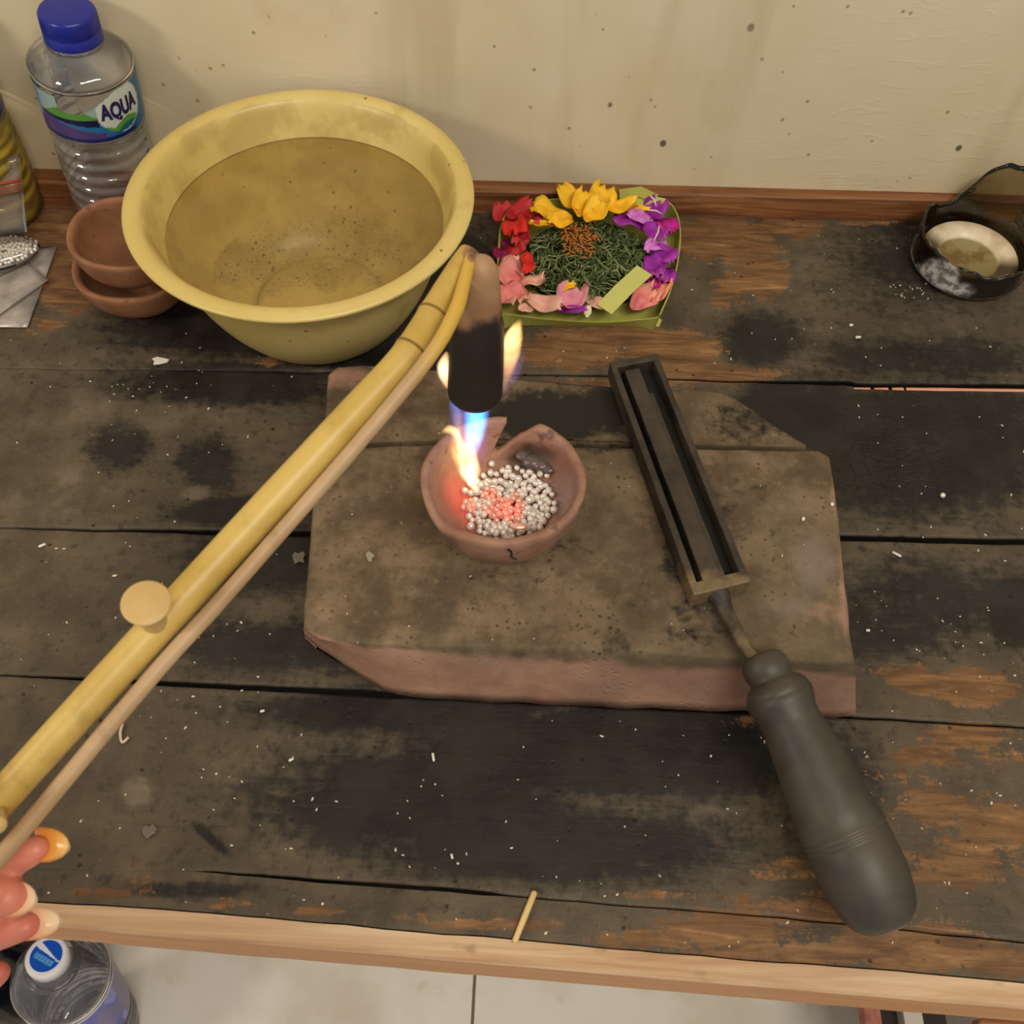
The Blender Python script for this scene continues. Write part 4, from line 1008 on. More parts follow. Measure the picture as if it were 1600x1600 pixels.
PET_L = [
 (790, 340, .017, 42, 40, 120, 'red', 'crumpled red petal at the outer back left corner of the offering'),
 (812, 332, .020, 44, 34, 40, 'red', 'red ruffled petal beside the yellow ones, back left'),
 (826, 346, .021, 36, 30, -20, 'red', 'red petal curling over right, nearest the leftmost yellow petal'),
 (805, 356, .022, 44, 36, -80, 'scarlet', 'bright red curled petal in the middle of the red cluster'),
 (812, 370, .020, 38, 30, -110, 'red', 'lowest dark red petal of the back left red cluster'),
 (786, 392, .017, 46, 28, -100, 'wine', 'wine dark petal on the left side of the offering'),
 (806, 390, .019, 28, 30, -60, 'red', 'small dull red petal between wine dark petal and pandan'),
 (822, 412, .021, 44, 24, -95, 'scarlet', 'scarlet upright petal against the left of the green mound'),
 (795, 432, .019, 46, 44, 150, 'pink', 'broad pink petal on the left edge of the offering'),
 (803, 462, .018, 46, 48, -60, 'pink', 'broad pink petal with yellow base at the front left corner'),
 (810, 418, .019, 34, 16, 110, 'blush', 'narrow blush petal standing between pink and scarlet petals'),
 (832, 443, .019, 34, 26, 10, 'blush', 'small pale blush petal beside the green mound, left'),
 (850, 474, .014, 52, 28, -15, 'blush', 'long pale blush petal lying along the front left rim'),
 (822, 482, .012, 22, 16, 190, 'blush', 'tiny blush petal tip at the front rim, far left'),
 (892, 466, .017, 44, 44, 80, 'rosy', 'round rosy petal in the middle of the front rim'),
 (893, 485, .013, 42, 12, 0, 'purple', 'thin purple petal below the round rosy petal'),
 (888, 448, .021, 22, 14, 35, 'yellow', 'small orange yellow petal lying on the round rosy petal'),
 (930, 472, .015, 34, 18, -40, 'blush', 'narrow blush petal touching the cream leaf strip'),
 (918, 488, .013, 20, 11, 85, 'white', 'tiny cream petal at the front rim'),
 (1006, 468, .015, 44, 36, 40, 'pink', 'pink petal right of the cream leaf strip'),
 (1034, 456, .016, 46, 24, 60, 'coral', 'coral petal at the front right corner of the offering'),
 (856, 334, .023, 46, 36, 170, 'yellow', 'leftmost yellow petal, next to the red cluster'),
 (850, 352, .024, 40, 16, 190, 'yellow', 'thin ragged yellow petal just above the pandan'),
 (876, 345, .025, 38, 30, 200, 'yellow', 'yellow petal folded above the orange shreds'),
 (892, 312, .026, 52, 28, 120, 'yellow', 'tall yellow petal pointing back left from the rear rim'),
 (908, 322, .028, 50, 30, 80, 'yellow', 'central tall yellow petal at the rear rim'),
 (938, 314, .027, 54, 40, 75, 'yellow', 'widest yellow petal standing at the rear rim'),
 (930, 334, .029, 48, 36, 60, 'yellow', 'yellow petal lying forward in front of the widest one'),
 (966, 326, .026, 50, 28, 5, 'yellow', 'yellow petal pointing right toward the leaf tabs'),
 (992, 326, .025, 42, 12, -12, 'yellow', 'slender yellow petal tip over the purple petals'),
 (985, 350, .021, 48, 34, 170, 'purple', 'purple petal nearest the pandan, back right'),
 (1000, 340, .023, 36, 22, 160, 'lilac', 'pale lilac petal among the purple ones, back right'),
 (1024, 330, .022, 42, 36, 60, 'purple', 'dark purple petal at the rear right corner under the tabs'),
 (1038, 352, .021, 40, 30, -60, 'magenta', 'magenta petal on the right rim of the offering'),
 (1024, 362, .022, 40, 30, -30, 'purple', 'purple petal folded inside the right rim'),
 (1026, 385, .020, 36, 28, 210, 'lilac', 'lilac petal beside the right edge of the pandan'),
 (1040, 398, .020, 38, 30, -50, 'purple', 'purple petal halfway along the right rim'),
 (1024, 418, .019, 46, 34, -75, 'purple', 'large vivid purple petal behind the cream strip'),
 (1040, 430, .018, 40, 30, -100, 'purple', 'purple petal at the right rim nearest the coral one'),
 (1022, 441, .017, 30, 20, -80, 'magenta', 'small magenta petal poking out beside the cream leaf strip'),
]
for q in PET_L: petal(*q, group=G, ruff=.85, cup=.4, lift=.25, roll=random.uniform(-.35, .35))
strip([P(944, 484, .0185), P(975, 452, .023), P(1007, 423, .025)], 30*mpp(P(975, 450, .02)), LEAF2, 'leaf_strip', label='flat cream green leaf strip laid across the offering', cat='leaf strip')
WHT = simple('stamen', S(232, 220, 200), .5)
for (a, b, c, d, l) in ((1016, 306, 1025, 322, 'white stamen thread sticking up by the leaf tabs'), (1030, 353, 1022, 376, 'white stamen thread lying over the magenta petal'), (1012, 328, 1034, 334, 'thin pale stamen thread across the dark purple petal')):
    v, f = tube([P(a, b, .030), (P(a, b, .030)+P(c, d, .026))/2+[0.0008, 0, .001], P(c, d, .026)], .0005, 6); obj('stamen', v, f, WHT, None, label=l, cat='stamen')

# ================================================================== CUT GLASS CUP (right)
def smoky():
    t = NT('smoky_glass')
    n_ = t.noise(60, 5, .6); st = t.attr('stain')
    tr = t.n('ShaderNodeBsdfTransparent', {'Color': (0.74, 0.69, 0.57, 1)}).outputs[0]
    k = t.math('ADD', st, t.math('MULTIPLY', t.math('SUBTRACT', n_, .5), 1.4))
    dfc = t.mix(t.rng(t.attr('white'), .3, .7), S(34, 26, 20), t.mix(t.rng(t.noise(200, 4), .4, .6), S(120, 116, 110), S(206, 202, 198)))
    df = t.n('ShaderNodeBsdfDiffuse', {'Color': dfc}).outputs[0]
    mm = t.n('ShaderNodeMixShader', {0: t.rng(k, .3, .8, .10, .95), 1: tr, 2: df}).outputs[0]
    nm = t.bump(n_, .3, .002)
    gl = t.n('ShaderNodeBsdfGlossy', {'Color': (1, 1, 1), 'Roughness': .06, 'Normal': nm}).outputs[0]
    fr = t.n('ShaderNodeFresnel', {'IOR': 1.5, 'Normal': nm}).outputs[0]
    t.t.links.new(t.n('ShaderNodeMixShader', {0: fr, 1: mm, 2: gl}).outputs[0], t.o.inputs['Surface']); return t.m
gc = P(1507, 412, .001); gR = 88*mpp(gc)
cup = thing('glass_cup', (gc[0], gc[1], 0.0006), 'sooty broken smoky glass cup bottom by the right wall end', 'glass cup')
def cupcut(a):
    d = lambda c: abs(((a-math.radians(c))+math.pi) % (2*math.pi)-math.pi)
    return 0.025+0.030*math.exp(-(d(57)/.58)**3.4)+0.005*math.exp(-(d(150)/.25)**2)-.004*math.exp(-(d(112)/.3)**2)+.0007*math.sin(a*9)+.0006*math.sin(a*23)-.003*math.exp(-(d(-75)/.8)**2)
n, m = 120, 10; V = []; F = []; info = []
for i in range(n):
    a = 2*math.pi*i/n; h = cupcut(a); c, s = math.cos(a), math.sin(a); ring = [(gR*.80, 0), (gR*.93, .0012)]
    for j in range(m): ring.append((gR*(.985 if j == 0 else 1.0)-.000*j, .004+(h-.004)*j/(m-1)))
    ring.append((gR-.0011, h+.0007))
    for j in range(m-1, -1, -1): ring.append((gR-.0024, .004+(h-.004)*j/(m-1)))
    ring.append((gR*.8, .0042)); M_ = len(ring)
    for r, z in ring: V.append((r*c, r*s, z)); info.append((a, z, h))
for i in range(n):
    k = (i+1) % n
    for j in range(M_-1): F.append((i*M_+j, k*M_+j, k*M_+j+1, i*M_+j+1))
F.append([i*M_ for i in range(n)][::-1])
o = obj('glass_wall', V, F, smoky(), cup, local=True)
V = np.array(V); px, py = pixels(V+[gc[0], gc[1], 0])
info = np.array(info)
fattr(o, 'stain', blobs(px, py, [(1455, 335, 30, 26, 1.0), (1560, 430, 40, 34, .9), (1455, 440, 50, 36, 1.0), (1510, 452, 60, 22, .9), (1525, 340, 30, 30, .55), (1430, 400, 14, 30, .5)]))
fattr(o, 'white', blobs(px, py, [(1462, 432, 40, 30, 1.0), (1470, 455, 60, 20, .8), (1420, 400, 10, 24, .6)]))
v, f = lathe([(0.0005, .0032), (gR*.80, .0032), (gR*.84, .0085), (gR*.80, .0105), (gR*.56, .0075), (gR*.52, .0052), (0.0005, .0048)], 64, True, True)
t = NT('cream_residue'); n_ = t.noise(70, 5); rr = t.n('ShaderNodeVectorMath', {0: t.co()}, operation='LENGTH').outputs['Value']
c = t.mix(t.rng(n_, .35, .65), S(206, 186, 150), S(236, 220, 188)); c2 = t.mix(t.rng(n_, .4, .6), S(120, 98, 58), S(150, 136, 92))
xy = t.xyz(t.co()); side = t.rng(t.math('ADD', t.math('MULTIPLY', xy[0], .45), xy[1]), -.002, gR*.35)
c = t.mix(side, S(84, 70, 48), c)
t.set(Base_Color=t.mix(t.rng(rr, gR*.50, gR*.57), c2, c), Roughness=.3)
obj('residue', v, f, t.m, cup, local=True, label='cream residue with an olive middle in the cup bottom')
# edge of a white pouch just inside the right frame edge
wp = thing('plastic_pouch', P(1668, 385, 0.001), 'crumpled white plastic pouch at the far right edge behind the glass cup', 'pouch')
v, f = lathe([(0.0005, 0), (.8, .02), (1, .2), (.93, .6), (.7, .9), (0.0005, 1)], 24, True, True, hmod=lambda a, j, r, z: (r*(1+.10*mnoise.noise(Vector((math.cos(a)*2, math.sin(a)*2, z*3)))), z))
obj('pouch_body', v*np.array([.030, .026, .058]), f, simple('white_pouch', S(205, 200, 198), .35, .06), wp, local=True)
v, f = lathe([(1.0, .10), (1.03, .12), (1.03, .22), (1.0, .24)], 24, False, False, hmod=lambda a, j, r, z: (r*(1.01+.10*mnoise.noise(Vector((math.cos(a)*2, math.sin(a)*2, z*3)))), z))
obj('red_band', v*np.array([.0303, .0263, .058]), f, simple('red_band', S(186, 40, 60), .4), wp, local=True, label='red printed band')

# ================================================================== INGOT MOULD
IRON = NT('rusty_cast_iron')
_m = IRON.noise(60, 5, .6); _f = IRON.noise(300, 4); _r = IRON.attr('rust')
_c = IRON.mix(IRON.rng(_m, .3, .7), S(44, 38, 32), S(70, 61, 50))
_c = IRON.mix(IRON.rng(IRON.math('ADD', _r, IRON.math('MULTIPLY', IRON.math('SUBTRACT', _m, .5), .9)), .35, .7), _c, IRON.mix(_f, S(86, 72, 50), S(140, 120, 86)))
IRON.set(Base_Color=_c, Roughness=.6, Metallic=.15, Normal=IRON.bump(IRON.math('ADD', _m, _f), .4, .0008)); IRON = IRON.m
BLK = simple('black_iron_inside', S(22, 19, 17), .85, .3)
mh = 0.0115; MZ0 = T1+0.0008; MZ1 = MZ0+mh
TL, TR, BR_, BL = P(952, 566, MZ1), P(1027, 552, MZ1), P(1174, 908, MZ1), P(1084, 930, MZ1)
mould = thing('ingot_mould', (TL+TR+BR_+BL)/4*np.array([1, 1, 0])+[0, 0, MZ0], 'long dark iron ingot mould with a sooty wooden handle lying across the bricks', 'ingot mould')
def mp(u, v, z):   # u 0..1 left->right, v 0..1 far->near
    p = (TL*(1-u)+TR*u)*(1-v)+(BL*(1-u)+BR_*u)*v; return np.array([p[0], p[1], z])
def mbox(u0, u1, v0, v1, z0, z1, nv=14, wob=.0003):
    V = []; F = []
    for i in range(nv+1):
        v = v0+(v1-v0)*i/nv; w = [mnoise.noise(Vector((v*30, u0*9, k)))*wob for k in range(2)]
        V += [mp(u0, v, z0), mp(u1, v, z0), mp(u1, v, z1)+[w[1], 0, w[0]], mp(u0, v, z1)+[w[0], 0, w[1]]]
    for i in range(nv):
        for j in range(4): F.append((i*4+j, i*4+4+j, i*4+4+(j+1) % 4, i*4+(j+1) % 4))
    F += [(0, 1, 2, 3), tuple(4*nv+j for j in (3, 2, 1, 0))]
    return np.array(V), F
def mpart(name, boxes, mat, bw=.0007, **tags):
    v, f = join(boxes); o = obj(name, v, f, mat, mould, smooth=False, **tags); bevel(o, bw, 2)
    px, py = pixels(v); fattr(o, 'rust', np.clip((py-880)/34, 0, 1)*.62+.15*np.clip((py-700)/200, 0, 1)); return o
mpart('trough_floor', [mbox(0.02, .98, .01, .99, MZ0, MZ0+.003)], BLK, .0003)
mpart('side_wall', [mbox(0, .13, .028, .958, MZ0, MZ1)], IRON); mpart('side_wall', [mbox(.87, 1, .028, .958, MZ0, MZ1)], IRON)
mpart('end_wall', [mbox(0, 1, 0, .03, MZ0, MZ1, 2)], IRON); mpart('end_wall', [mbox(0, 1, .955, 1, MZ0, MZ1, 2)], IRON, label='rust yellow near end wall')
mpart('core_bar', [mbox(.25, .56, .045, .955, MZ0+.003, MZ1-.0010)], IRON, .0006, label='grey iron bar lying inside the trough')
mpart('bar_flange', [mbox(.56, .665, .16, .955, MZ0+.003, MZ1-.0032)], IRON, .0004)
# tang
tg = smoothpath([mp(.47, .985, MZ1-.0055), P(1130, 945, MZ1-.006), P(1150, 985, MZ1-.005), P(1172, 1022, MZ1-.004), P(1190, 1040, MZ1-.003)], 6)
v, f = tube(tg, np.interp(np.linspace(0, 1, len(tg)), [0, .15, .3, .7, 1], [.0052, .0050, .0034, .0030, .0034]), 14)
o = obj('tang', v, f, IRON, mould); fattr(o, 'rust', np.full(len(v), .42))
# turned handle
HWD = NT('sooty_turned_wood'); _m = HWD.noise(30, 5); _g = HWD.noise(1, 5, .6, HWD.mapped((120, 120, 120)), .5)
HWD.set(Base_Color=HWD.mix(HWD.rng(_m, .3, .7), S(52, 47, 41), S(76, 68, 57)), Roughness=.5, Normal=HWD.bump(_g, .12, .0006)); HWD = HWD.m
ha, hb = P(1186, 1022, MZ1-.004), P(1386, 1444, .0235)
hl = np.linalg.norm(hb-ha); hx = (hb-ha)/hl
k0 = mpp(P(1290, 1240, .035))
hp = [(0, 22), (.015, 32), (.04, 37), (.075, 37), (.098, 34), (.106, 36), (.118, 44), (.14, 50), (.165, 53), (.168, 52), (.172, 53.5), (.20, 52), (.235, 47), (.27, 47), (.36, 52), (.48, 58), (.60, 64), (.668, 67.5), (.672, 66), (.678, 68), (.686, 68.2), (.690, 66), (.697, 68.2), (.704, 68), (.708, 66.6), (.715, 68), (.80, 69), (.87, 67), (.93, 62), (.965, 56), (.985, 50), (1.0, 42), (1.008, 36), (1.011, 20), (1.012, 3)]
hp = np.array(hp); pts = np.array([ha+hx*hl*s for s in hp[:, 0]])
hs = np.array([mpp(p) for p in pts])*hp[:, 1]*1.0
v, f = tube(pts, hs, 40); HND = obj('handle', v, f, HWD, mould, label='turned sooty wooden handle with ring grooves')
ends = []
for rr_ in (.25, .6, .9):
    aa = np.linspace(0, 2*math.pi, 25); u_ = np.cross(hx, [0, 0, 1]); u_ /= np.linalg.norm(u_); w_ = np.cross(u_, hx)
    ends.append(tube([hb+hx*hl*.0118+hs[-4]*.8*rr_*(math.cos(a)*u_+math.sin(a)*w_) for a in aa], .00035, 6, False))
v, f = join(ends); obj('end_grain_rings', v, f, simple('end_grain', S(112, 106, 100), .6), HND)

# ================================================================== BAMBOO TORCH
def bamboo_mat(name, a, b, c3, rough=.4):
    t = NT(name); n1 = t.noise(1, 5, .6, t.mapped((60, 60, 60)), .4); n2 = t.noise(22, 4)
    c = t.mix(t.rng(n2, .35, .65), a, b); c = t.mix(t.math('MULTIPLY', t.rng(n1, .55, .75), .45), c, c3)
    c = t.mix(t.attr('fresh'), c, S(204, 166, 70))
    burn = t.attr('burn'); k = t.math('ADD', burn, t.math('MULTIPLY', t.math('SUBTRACT', t.noise(70, 4), .5), .6))
    c = t.mix(t.rng(k, .25, .55), c, S(150, 112, 78)); c = t.mix(t.rng(k, .55, .85), c, S(34, 28, 22))
    t.set(Base_Color=c, Roughness=rough, Normal=t.bump(n1, .1, .0006)); return t.m
BAM = bamboo_mat('yellow_bamboo', S(184, 152, 70), S(208, 178, 98), S(146, 116, 52))
STK = bamboo_mat('pale_cane', S(168, 136, 96), S(190, 160, 122), S(140, 110, 74), .5)
HEAD = bamboo_mat('charred_burner', S(160, 124, 90), S(184, 148, 108), S(112, 84, 58), .6)
nz = P(742, 614, 0.112)
zt, zh = z_above(np.array([nz[0], nz[1], 0]), 402)-.006, 0.128
def tz(px): return zh+(zt-zh)*(px-0)/735.0
main_px = [(-330, 1612), (-150, 1414), (0, 1249), (130, 1106), (263, 961), (398, 814), (473, 733), (560, 639), (628, 566), (665, 512), (700, 455), (724, 415), (736, 398)]
main = np.array([P(a, b, tz(a)) for a, b in main_px]); mpath = smoothpath(main, 6)
mpx = np.array([pix(p)[0] for p in mpath])
rad_px = np.interp(mpx, [-300, 0, 263, 398, 628, 700, 736], [28, 28, 28.5, 28, 26, 24, 21])
rad = np.array([mpp(p) for p in mpath])*rad_px
for (nx_, amt) in ((642, .05), (677, .06)):
    rad = rad*(1+amt*np.exp(-((mpx-nx_)/4.5)**2))
torch = thing('bamboo_torch', (nz[0], nz[1], 0.112), 'bamboo gas torch held over the crucible, its black burner pointing down', 'torch')
v, f = tube(mpath, rad, 24); o = obj('main_tube', v, f, BAM, torch)
px, py = pixels(v); fattr(o, 'burn', blobs(px, py, [(742, 395, 22, 18, .75), (722, 470, 12, 40, .5)]))
NODEM = simple('bamboo_node', S(126, 92, 46), .6)
for a, b in ((642, 522), (677, 468)):
    i = int(np.argmin(np.abs(mpx-a))); d = mpath[i+1]-mpath[i-1]; d /= np.linalg.norm(d)
    w = [mpath[i]-d*.0007, mpath[i]-d*.0003, mpath[i]+d*.0003, mpath[i]+d*.0007]; v, f = tube(w, np.array([.98, 1.03, 1.03, .98])*rad[i], 24)
    obj('node_ring', v, f, NODEM, torch)
thin_px = [(-320, 1692), (-160, 1515), (12, 1325), (161, 1147), (262, 1029), (338, 946), (440, 830), (559, 694), (669, 560), (710, 490), (724, 446), (731, 418), (736, 400)]
thin = np.array([P(a, b, tz(a)+np.interp(a, [0, 500, 700], [-.004, -.004, .005])) for a, b in thin_px]); tpath = smoothpath(thin, 6)
tr_ = np.array([mpp(p) for p in tpath])*np.interp([pix(p)[0] for p in tpath], [-300, 12, 420, 640, 715, 736], [14.5, 14, 12.5, 12, 12, 9])
v, f = tube(tpath, tr_, 16); o = obj('thin_tube', v, f, STK, torch, label='thinner pale cane tied alongside'); fattr(o, 'burn', blobs(*pixels(v), [(738, 400, 10, 12, .7)])); fattr(o, 'fresh', np.clip((pixels(v)[0]-640)/55, 0, 1))
# burner: from light brown top to black mouth
bot = nz; topb = None
zz_top = z_above(np.array([nz[0], nz[1], 0]), 402)
btop = P(752, 404, zz_top); ax = (btop-bot); 
hh_ = np.array([0, .012, .03, .2, .42, .55, .62, .8, .92, .975, 1.0]); rp = np.array([40.5, 42.5, 43, 43.2, 42, 41, 37, 33, 28.5, 20, 8.0])
bp = np.array([bot+ax*h for h in hh_]); br = np.array([mpp(p) for p in bp])*rp
v1, f1 = tube(bp, br, 40, False)
ip = np.array([bot+ax*h for h in (0, .1, .2)]); v2, f2 = tube(ip, [br[0]*.93, br[0]*.86, br[0]*.86], 40, False)
f2 = [q[::-1] for q in f2]
k = len(v1); v = np.concatenate([v1, v2]); f = f1+[[i+k for i in q] for q in f2]+[(i, (i+1) % 40, k+(i+1) % 40, k+i)[::-1] for i in range(40)]
f.append([(len(hh_)-1)*40+i for i in range(40)]); f.append([k+2*40+i for i in range(40)][::-1])
o = obj('burner_head', v, f, HEAD, torch, label='charred black burner nozzle, light brown on top')
hfrac = ((v-bot)@ax)/(ax@ax); pxv, pyv = pixels(v); fattr(o, 'burn', np.clip(1.35-1.35*np.clip((hfrac-.45)/.5, 0, 1), 0, 1.1)-.40*blobs(pxv, pyv, [(722, 470, 16, 60, 1.0)]))
# pegs
PEG = simple('peg_wood', S(200, 168, 108), .5, .18, 120)
pc = P(228, 942, tz(228)+.022); pfoot = P(243, 975, tz(255)+.002); d = pc-pfoot; L = np.linalg.norm(d); d /= L; k = mpp(pc)
v, f = tube([pfoot+d*L*s for s in (0, .15, .45, .75, .93, 1.0, 1.02)], np.array([21, 21, 22, 30, 37, 38.5, 36])*k, 28); obj('plug_peg', v, f, PEG, torch, label='pale wooden plug with a flared round head')
pc2 = P(-4, 1291, tz(0)+.012); pf2 = P(2, 1262, tz(0)); d = pc2-pf2
v, f = tube([pf2+d*s for s in (0, .5, .9, 1.0)], np.array([9, 10, 14, 12.5])*mpp(pc2), 18); obj('small_peg', v, f, PEG, torch, label='small yellow peg near the hand')

# ================================================================== FLAMES (real emitting volumes)
def flame_vol(name, axis_pts, rads, cols, parent, dens, noise_s=160, edge=1.0, label=None, noise_amt=.8):
    """closed body around a path; the shader dims towards its skin so the edge is soft"""
    path = smoothpath(np.asarray(axis_pts, float), 5); n_ = len(path); R = np.interp(np.linspace(0, 1, n_), np.linspace(0, 1, len(rads)), rads)
    a, b = path[0], path[-1]; L = np.linalg.norm(b-a); zax = (b-a)/L
    M = np.array(frame_to(zax, (1, 0, 0)))
    loc = (path-a)@M          # local coordinates, z along the axis
    v, f = tube(loc, R, 20, True, 1.0, (1, 0, 0))
    me = mesh(name, v, f, None); t = NT(name+'_gas')
    co = t.xyz(t.co()); zn = t.math('DIVIDE', co[2], L, clamp=True)
    idx = np.linspace(0, n_-1, 14).astype(int); zs = np.clip(loc[idx, 2]/L, 0, 1); sc = 1/.06
    order = np.argsort(zs); stops = [(float(zs[i]), (float(loc[idx[i], 0]*sc*.5+.5), float(loc[idx[i], 1]*sc*.5+.5), float(max(R[idx[i]], .0004)*20))) for i in order]
    rp_ = t.n('ShaderNodeSeparateColor', {0: t.ramp(zn, stops)}).outputs
    ox = t.math('DIVIDE', t.math('SUBTRACT', rp_[0], .5), .5*sc); oy = t.math('DIVIDE', t.math('SUBTRACT', rp_[1], .5), .5*sc); rr = t.math('DIVIDE', rp_[2], 20)
    dx = t.math('SUBTRACT', co[0], ox); dy = t.math('SUBTRACT', co[1], oy)
    d = t.math('SQRT', t.math('ADD', t.math('MULTIPLY', dx, dx), t.math('MULTIPLY', dy, dy)))
    fall = t.math('SUBTRACT', 1.0, t.math('DIVIDE', d, rr), clamp=True); fall = t.math('POWER', fall, edge)
    nn = t.rng(t.noise(1.0, 3, .5, t.mapped((noise_s, noise_s, noise_s*.35))), .35, .65, 1-noise_amt, 1.0)
    col = t.ramp(zn, [(p, c) for p, c, s in cols]); st = t.ramp(zn, [(p, (s, s, s)) for p, c, s in cols])
    e = t.n('ShaderNodeEmission', {'Color': col, 'Strength': t.math('MULTIPLY', t.math('MULTIPLY', fall, nn), t.math('MULTIPLY', st, dens))})
    t.t.nodes.remove(t.b); t.t.links.new(e.outputs[0], t.o.inputs['Volume'])
    me.materials.append(t.m)
    o = bpy.data.objects.new(name, me); base = WL[parent.name]
    M4 = Matrix([list(M[0])+[a[0]-base[0]], list(M[1])+[a[1]-base[1]], list(M[2])+[a[2]-base[2]], [0, 0, 0, 1]])
    link(o, parent, label); o.matrix_local = M4; return o
tip = P(739, 764, T1+.012)
def FP(px, py):            # points in the vertical sheet through the burner axis
    s = (py-632)/(764-632); z = nz[2]*(1-s)+tip[2]*s; return P(px, py, z)
kf = mpp(nz)
fl1 = thing('flame', (nz[0], nz[1], 0.08), 'blue and yellow gas flame shooting down from the burner into the crucible', 'flame')
flame_vol('blue_jet', [FP(744, 626), FP(744, 650), FP(741, 680), FP(738, 712)], np.array([20, 21, 18, 8])*kf, [(0, (.03, .30, 1.0), 1.0), (.5, (.08, .42, 1.0), 1.1), (.8, (.35, .5, 1.0), .7), (1, (.7, .5, .9), .3)], fl1, 520, 120, .8, 'blue inner jet', .5)
flame_vol('pale_jet', [FP(712, 628), FP(713, 645), FP(716, 670)], np.array([12, 12, 5])*kf, [(0, (.10, .35, 1.0), .7), (1, (.5, .4, .8), .25)], fl1, 300, 120, .8, 'faint blue side jet')
flame_vol('yellow_tail', [FP(716, 645), FP(717, 675), FP(724, 705), FP(734, 735), FP(740, 764)], np.array([8, 14, 23, 20, 6])*kf, [(0, (1, .45, .25), .12), (.3, (1, .52, .2), .35), (.6, (1, .62, .22), .9), (.85, (1, .74, .36), 1.5), (1, (1, .66, .25), 1.0)], fl1, 640, 240, .9, 'yellow flame tail', .95)
flame_vol('side_lick', [FP(686, 678), FP(698, 671), FP(712, 676), FP(724, 700)], np.array([3, 9, 8, 6])*kf, [(0, (1, .62, .2), 1.0), (.5, (1, .6, .25), .9), (1, (1, .6, .3), .3)], fl1, 600, 190, .7, 'small yellow lick to the left', .5)
flame_vol('violet_haze', [FP(735, 628), FP(733, 660), FP(737, 700), FP(745, 745)], np.array([34, 36, 30, 10])*kf, [(0, (.18, .16, .9), .7), (.5, (.28, .12, .8), .9), (1, (.5, .1, .5), .2)], fl1, 70, 90, .8, 'violet haze around the jet')
def up(px, py0, py1, z0, off=0.0):
    a = P(px, py0, z0); return a
def vs(px, py, z): return P(px, py, z)
fl2 = thing('flame', P(800, 600, .085), 'yellow flame rising right of the black burner', 'flame')
zr = [.090, .098, .110, .120, .131]
flame_vol('yellow_tongue', [P(786, 606, 0.114), P(793, 580, 0.124), P(797, 550, 0.136), P(803, 525, 0.147), P(812, 500, 0.158)], np.array([4, 11, 17, 14, 3])*kf, [(0, (1, .5, .3), .25), (.35, (1, .50, .22), .5), (.6, (1, .62, .22), 1.3), (.85, (1, .62, .2), 1.2), (1, (1, .5, .15), .5)], fl2, 560, 170, .7, None, .7)
flame_vol('violet_skirt', [P(786, 612, 0.112), P(802, 588, 0.122), P(812, 560, 0.132), P(816, 530, 0.143)], np.array([4, 10, 9, 3])*kf, [(0, (.8, .5, .7), .6), (.5, (.45, .25, .7), .6), (1, (.5, .3, .6), .2)], fl2, 130, 170, .8, 'thin violet outer skirt')
fl3 = thing('flame', P(694, 590, .085), 'small yellow flame licking out left of the black burner', 'flame')
flame_vol('yellow_tongue', [P(699, 606, 0.114), P(694, 588, 0.121), P(693, 570, 0.128), P(698, 550, 0.135)], np.array([3, 10, 11, 3])*kf, [(0, (1, .5, .2), .6), (.5, (1, .74, .4), 1.5), (1, (1, .6, .25), .6)], fl3, 600, 150, .7, None, .4)
flame_vol('violet_skirt', [P(696, 608, 0.113), P(686, 588, 0.120), P(686, 566, 0.128)], np.array([3, 8, 3])*kf, [(0, (.3, .12, .7), .5), (1, (.3, .12, .7), .2)], fl3, 90, 150, .8, 'thin violet outer skirt')

# ================================================================== THE HAND
SKIN = NT('skin'); _n = SKIN.noise(90, 5); _b = SKIN.noise(25, 3)
SKIN.set(Base_Color=SKIN.mix(SKIN.rng(_b, .35, .65), S(186, 100, 86), S(206, 126, 104)), Roughness=.45, Normal=SKIN.bump(SKIN.n('ShaderNodeTexWave', {'Vector': SKIN.co(), 'Scale': 380, 'Distortion': 6, 'Detail': 2}).outputs[0], .05, .0003))
SKIN.b.inputs['Subsurface Weight'].default_value = .25; SKIN.b.inputs['Subsurface Radius'].default_value = (.006, .002, .001); SKIN.b.inputs['Subsurface Scale'].default_value = 1.0
SKIN = SKIN.m
def HP(px, py, z): return P(px, py, z)
kh = mpp(P(20, 1380, .10))
fingers = {  # joints: knuckle, middle joint, end joint, fingertip
 'index': ([(-300, 1330, .100), (-170, 1362, .088), (-50, 1362, .094), (28, 1338, .106), (58, 1326, .111)], [36, 31, 28, 27, 20]),
 'middle': ([(-310, 1400, .092), (-190, 1440, .080), (-80, 1415, .088), (-16, 1398, .100), (14, 1400, .104)], [38, 34, 34, 38, 31]),
 'ring': ([(-300, 1470, .084), (-180, 1510, .070), (-60, 1478, .078), (10, 1452, .088), (42, 1446, .092)], [36, 32, 29, 28, 22]),
 'little': ([(-270, 1535, .074), (-170, 1578, .058), (-80, 1560, .060), (-24, 1530, .064), (-2, 1520, .066)], [32, 28, 27, 27, 20])}
hand_base = P(-330, 1430, .085)
person = thing('person', hand_base, 'hand with long yellowish nails holding the bamboo torch at the left edge', 'person')
parts = []
for nm, (j, r) in fingers.items():
    p = smoothpath([HP(*q) for q in j], 6); rr = np.interp(np.linspace(0, 1, len(p)), np.linspace(0, 1, len(r)), r)*kh
    # round the tip
    d = p[-1]-p[-2]; d /= np.linalg.norm(d)
    p = np.concatenate([p, [p[-1]+d*rr[-1]*.6, p[-1]+d*rr[-1]*.9]]); rr = np.concatenate([rr, [rr[-1]*.75, rr[-1]*.3]])
    parts.append(tube(p, rr, 16))
